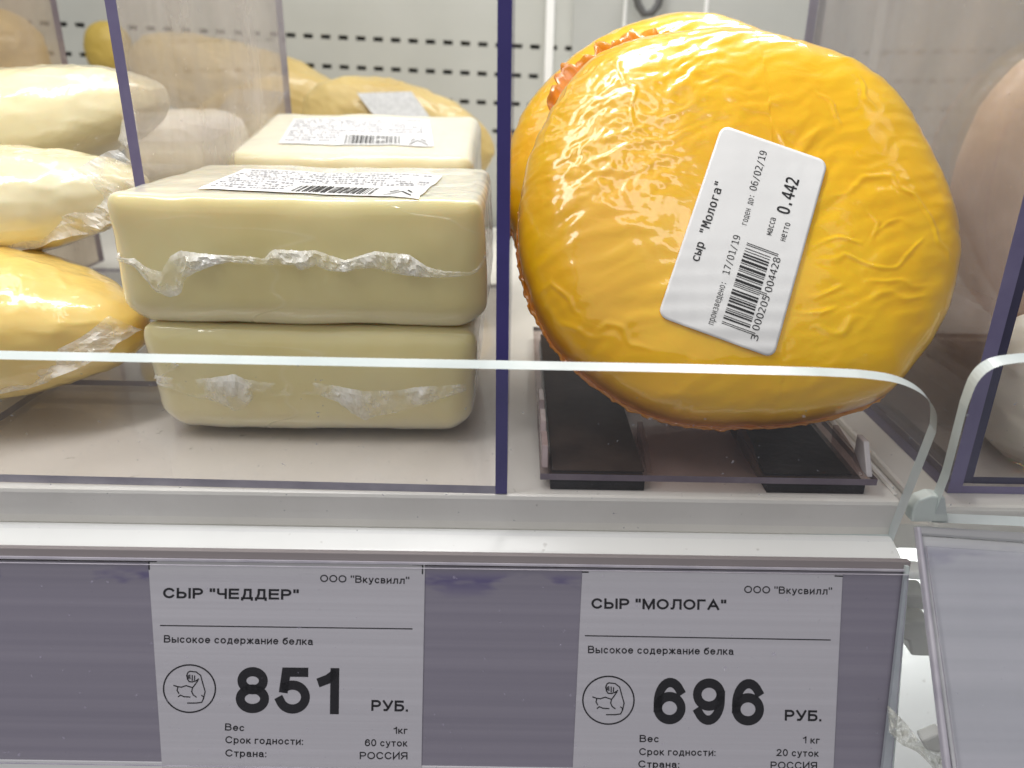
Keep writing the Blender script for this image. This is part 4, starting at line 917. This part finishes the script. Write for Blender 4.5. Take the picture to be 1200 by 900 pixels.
# the label grid: unit square with rounded corners pulled in
def lab_grid(nx=44, ny=70, off=0.0):
    v = []
    for j in range(ny+1):
        for i in range(nx+1):
            a, b = i/nx, j/ny
            # squeeze the corners
            ex = .085; ey = .045
            bx = min(a, 1-a); by = min(b, 1-b)
            if bx < ex and by < ey:
                # clamp into the quarter ellipse
                u = (ex - bx)/ex; w_ = (ey - by)/ey; L = math.hypot(u, w_)
                m_ = max(u, w_)
                if L > 1e-6: u, w_ = u/L*m_, w_/L*m_
                nbx, nby = ex - u*ex, ey - w_*ey
                a = nbx if a < .5 else 1-nbx; b = nby if b < .5 else 1-nby
            p = (LQ[0]*(1-a)+LQ[1]*a)*(1-b) + (LQ[3]*(1-a)+LQ[2]*a)*b
            v.append(on_label(p.x, p.y, off))
    f = [(j*(nx+1)+i, (j+1)*(nx+1)+i, (j+1)*(nx+1)+i+1, j*(nx+1)+i+1) for j in range(ny) for i in range(nx)]
    return v, f
v, f = lab_grid(); LB = mesh('label', v, f, LABEL, T1, smooth=True)
s = LB.modifiers.new('thickness', 'SOLIDIFY'); s.thickness = .00012; s.offset = -1
PL = lambda x, y: on_label(x, y, .008)
mb = MB(); MF = MONO
write(mb, 'сыр "Молога"', (819, 307), (848, 215), 10.5, PL, .012, MF)
write(mb, 'произведено:', (836, 381), (851, 332), 8.0, PL, -.002, MF)
write(mb, '17/01/19', (854.5, 322), (868, 277), 8.5, PL, 0, MF)
write(mb, 'годен до:', (875, 264), (884, 230), 7.5, PL, -.002, MF)
write(mb, '06/02/19', (886, 224), (899, 178), 8.5, PL, 0, MF)
write(mb, 'масса', (904, 276), (909.5, 256), 8.0, PL, .004, MF)
write(mb, 'нетто', (920, 283), (926.5, 262), 8.0, PL, .004, MF)
write(mb, '0.442', (924.5, 252), (937, 211), 15.5, PL, .014, MF)
write(mb, '3', (887.5, 400), (889.5, 393.5), 8.5, PL, .002, MF); write(mb, '000205', (889, 388), (902.5, 348), 8.5, PL, .002, MF); write(mb, '004428', (904, 343), (915, 303), 8.5, PL, .002, MF)
mb.build('lettering', [INK], LB)
mb = MB(); code = ean_bars(); A0, A1, B0, B1 = Vector((845.5, 379)), Vector((877, 390.5)), Vector((875.5, 284)), Vector((905, 295))
i = 0
while i < 95:
    if code[i] == '1':
        j = i
        while j < 95 and code[j] == '1': j += 1
        ext = Vector((.94, .34)) * (8 if (i < 3 or i >= 92 or 45 <= i < 50) else 0)
        t0, t1 = (i + .08) / 95, (j - .08) / 95
        a0 = A0.lerp(B0, t0); a1 = A0.lerp(B0, t1); b0 = A1.lerp(B1, t0) + ext; b1 = A1.lerp(B1, t1) + ext
        c0, c1 = a0.lerp(b0, .5), a1.lerp(b1, .5)
        mb.add([PL(*a0), PL(*c0), PL(*b0), PL(*b1), PL(*c1), PL(*a1)], [(0, 1, 4, 5), (1, 2, 3, 4)]); i = j
    else: i += 1
mb.build('barcode', [INK], LB)

# ================================================================== BITS IN THE GAP
g = thing('bracket', 'grey plastic shelf bracket pieces showing in the gap between rails', 'bracket', at(1075, 735, 18.2))
def chunk(name, pts, t, dep, mat, parent=None, bevel=.05):
    v = [at(x, y, t) for x, y in pts]; m = MB(); m.prism(v, tuple(Vector((0, 1, 0)) * dep)); o = m.build(name, [mat], parent, bevel=bevel); fix_normals(o); return o
chunk('upper_arm', [(1060, 697), (1090, 697), (1090, 708), (1084, 716), (1074, 714), (1062, 712)], 17.7, .6, GREYM, g)
chunk('lower_arm', [(1054, 729), (1092, 729), (1096, 770), (1068, 769), (1066, 752), (1054, 748)], 17.6, .6, GREYM, g)
chunk('cross_plate', [(1050, 668), (1090, 672), (1090, 681), (1050, 679)], 17.8, .5, WHITE, g)
TAPE = film_mat('dirty_clear_tape', .45, (.62, .62, .56), 900, .4)
v = []; L1 = smooth_line([Vector((1040, 826, 0)), Vector((1062, 848, 0)), Vector((1078, 868, 0)), Vector((1104, 884, 0))], 6); L2 = smooth_line([Vector((1042, 858, 0)), Vector((1056, 872, 0)), Vector((1078, 884, 0)), Vector((1106, 915, 0))], 6)
for i, (a, b) in enumerate(zip(L1, L2)):
    for j in range(5): p = a.lerp(b, j/4); v.append(at(p.x, p.y, 17.2 + .12 * nz(i*.4, j*.5)))
f = [(i*5+j, i*5+j+1, (i+1)*5+j+1, (i+1)*5+j) for i in range(len(L1)-1) for j in range(4)]
o = mesh('tape_strip', v, f, TAPE); tag(o, 'torn strip of dirty clear tape hanging in the gap between the rails', 'tape')
chunk('grey_tab', [(1080, 868), (1104, 858), (1106, 884), (1086, 880)], 17.0, .3, GREYM); tag(bpy.data.objects['grey_tab'], 'small grey tab at the bottom of the gap beside the tape', 'tab')
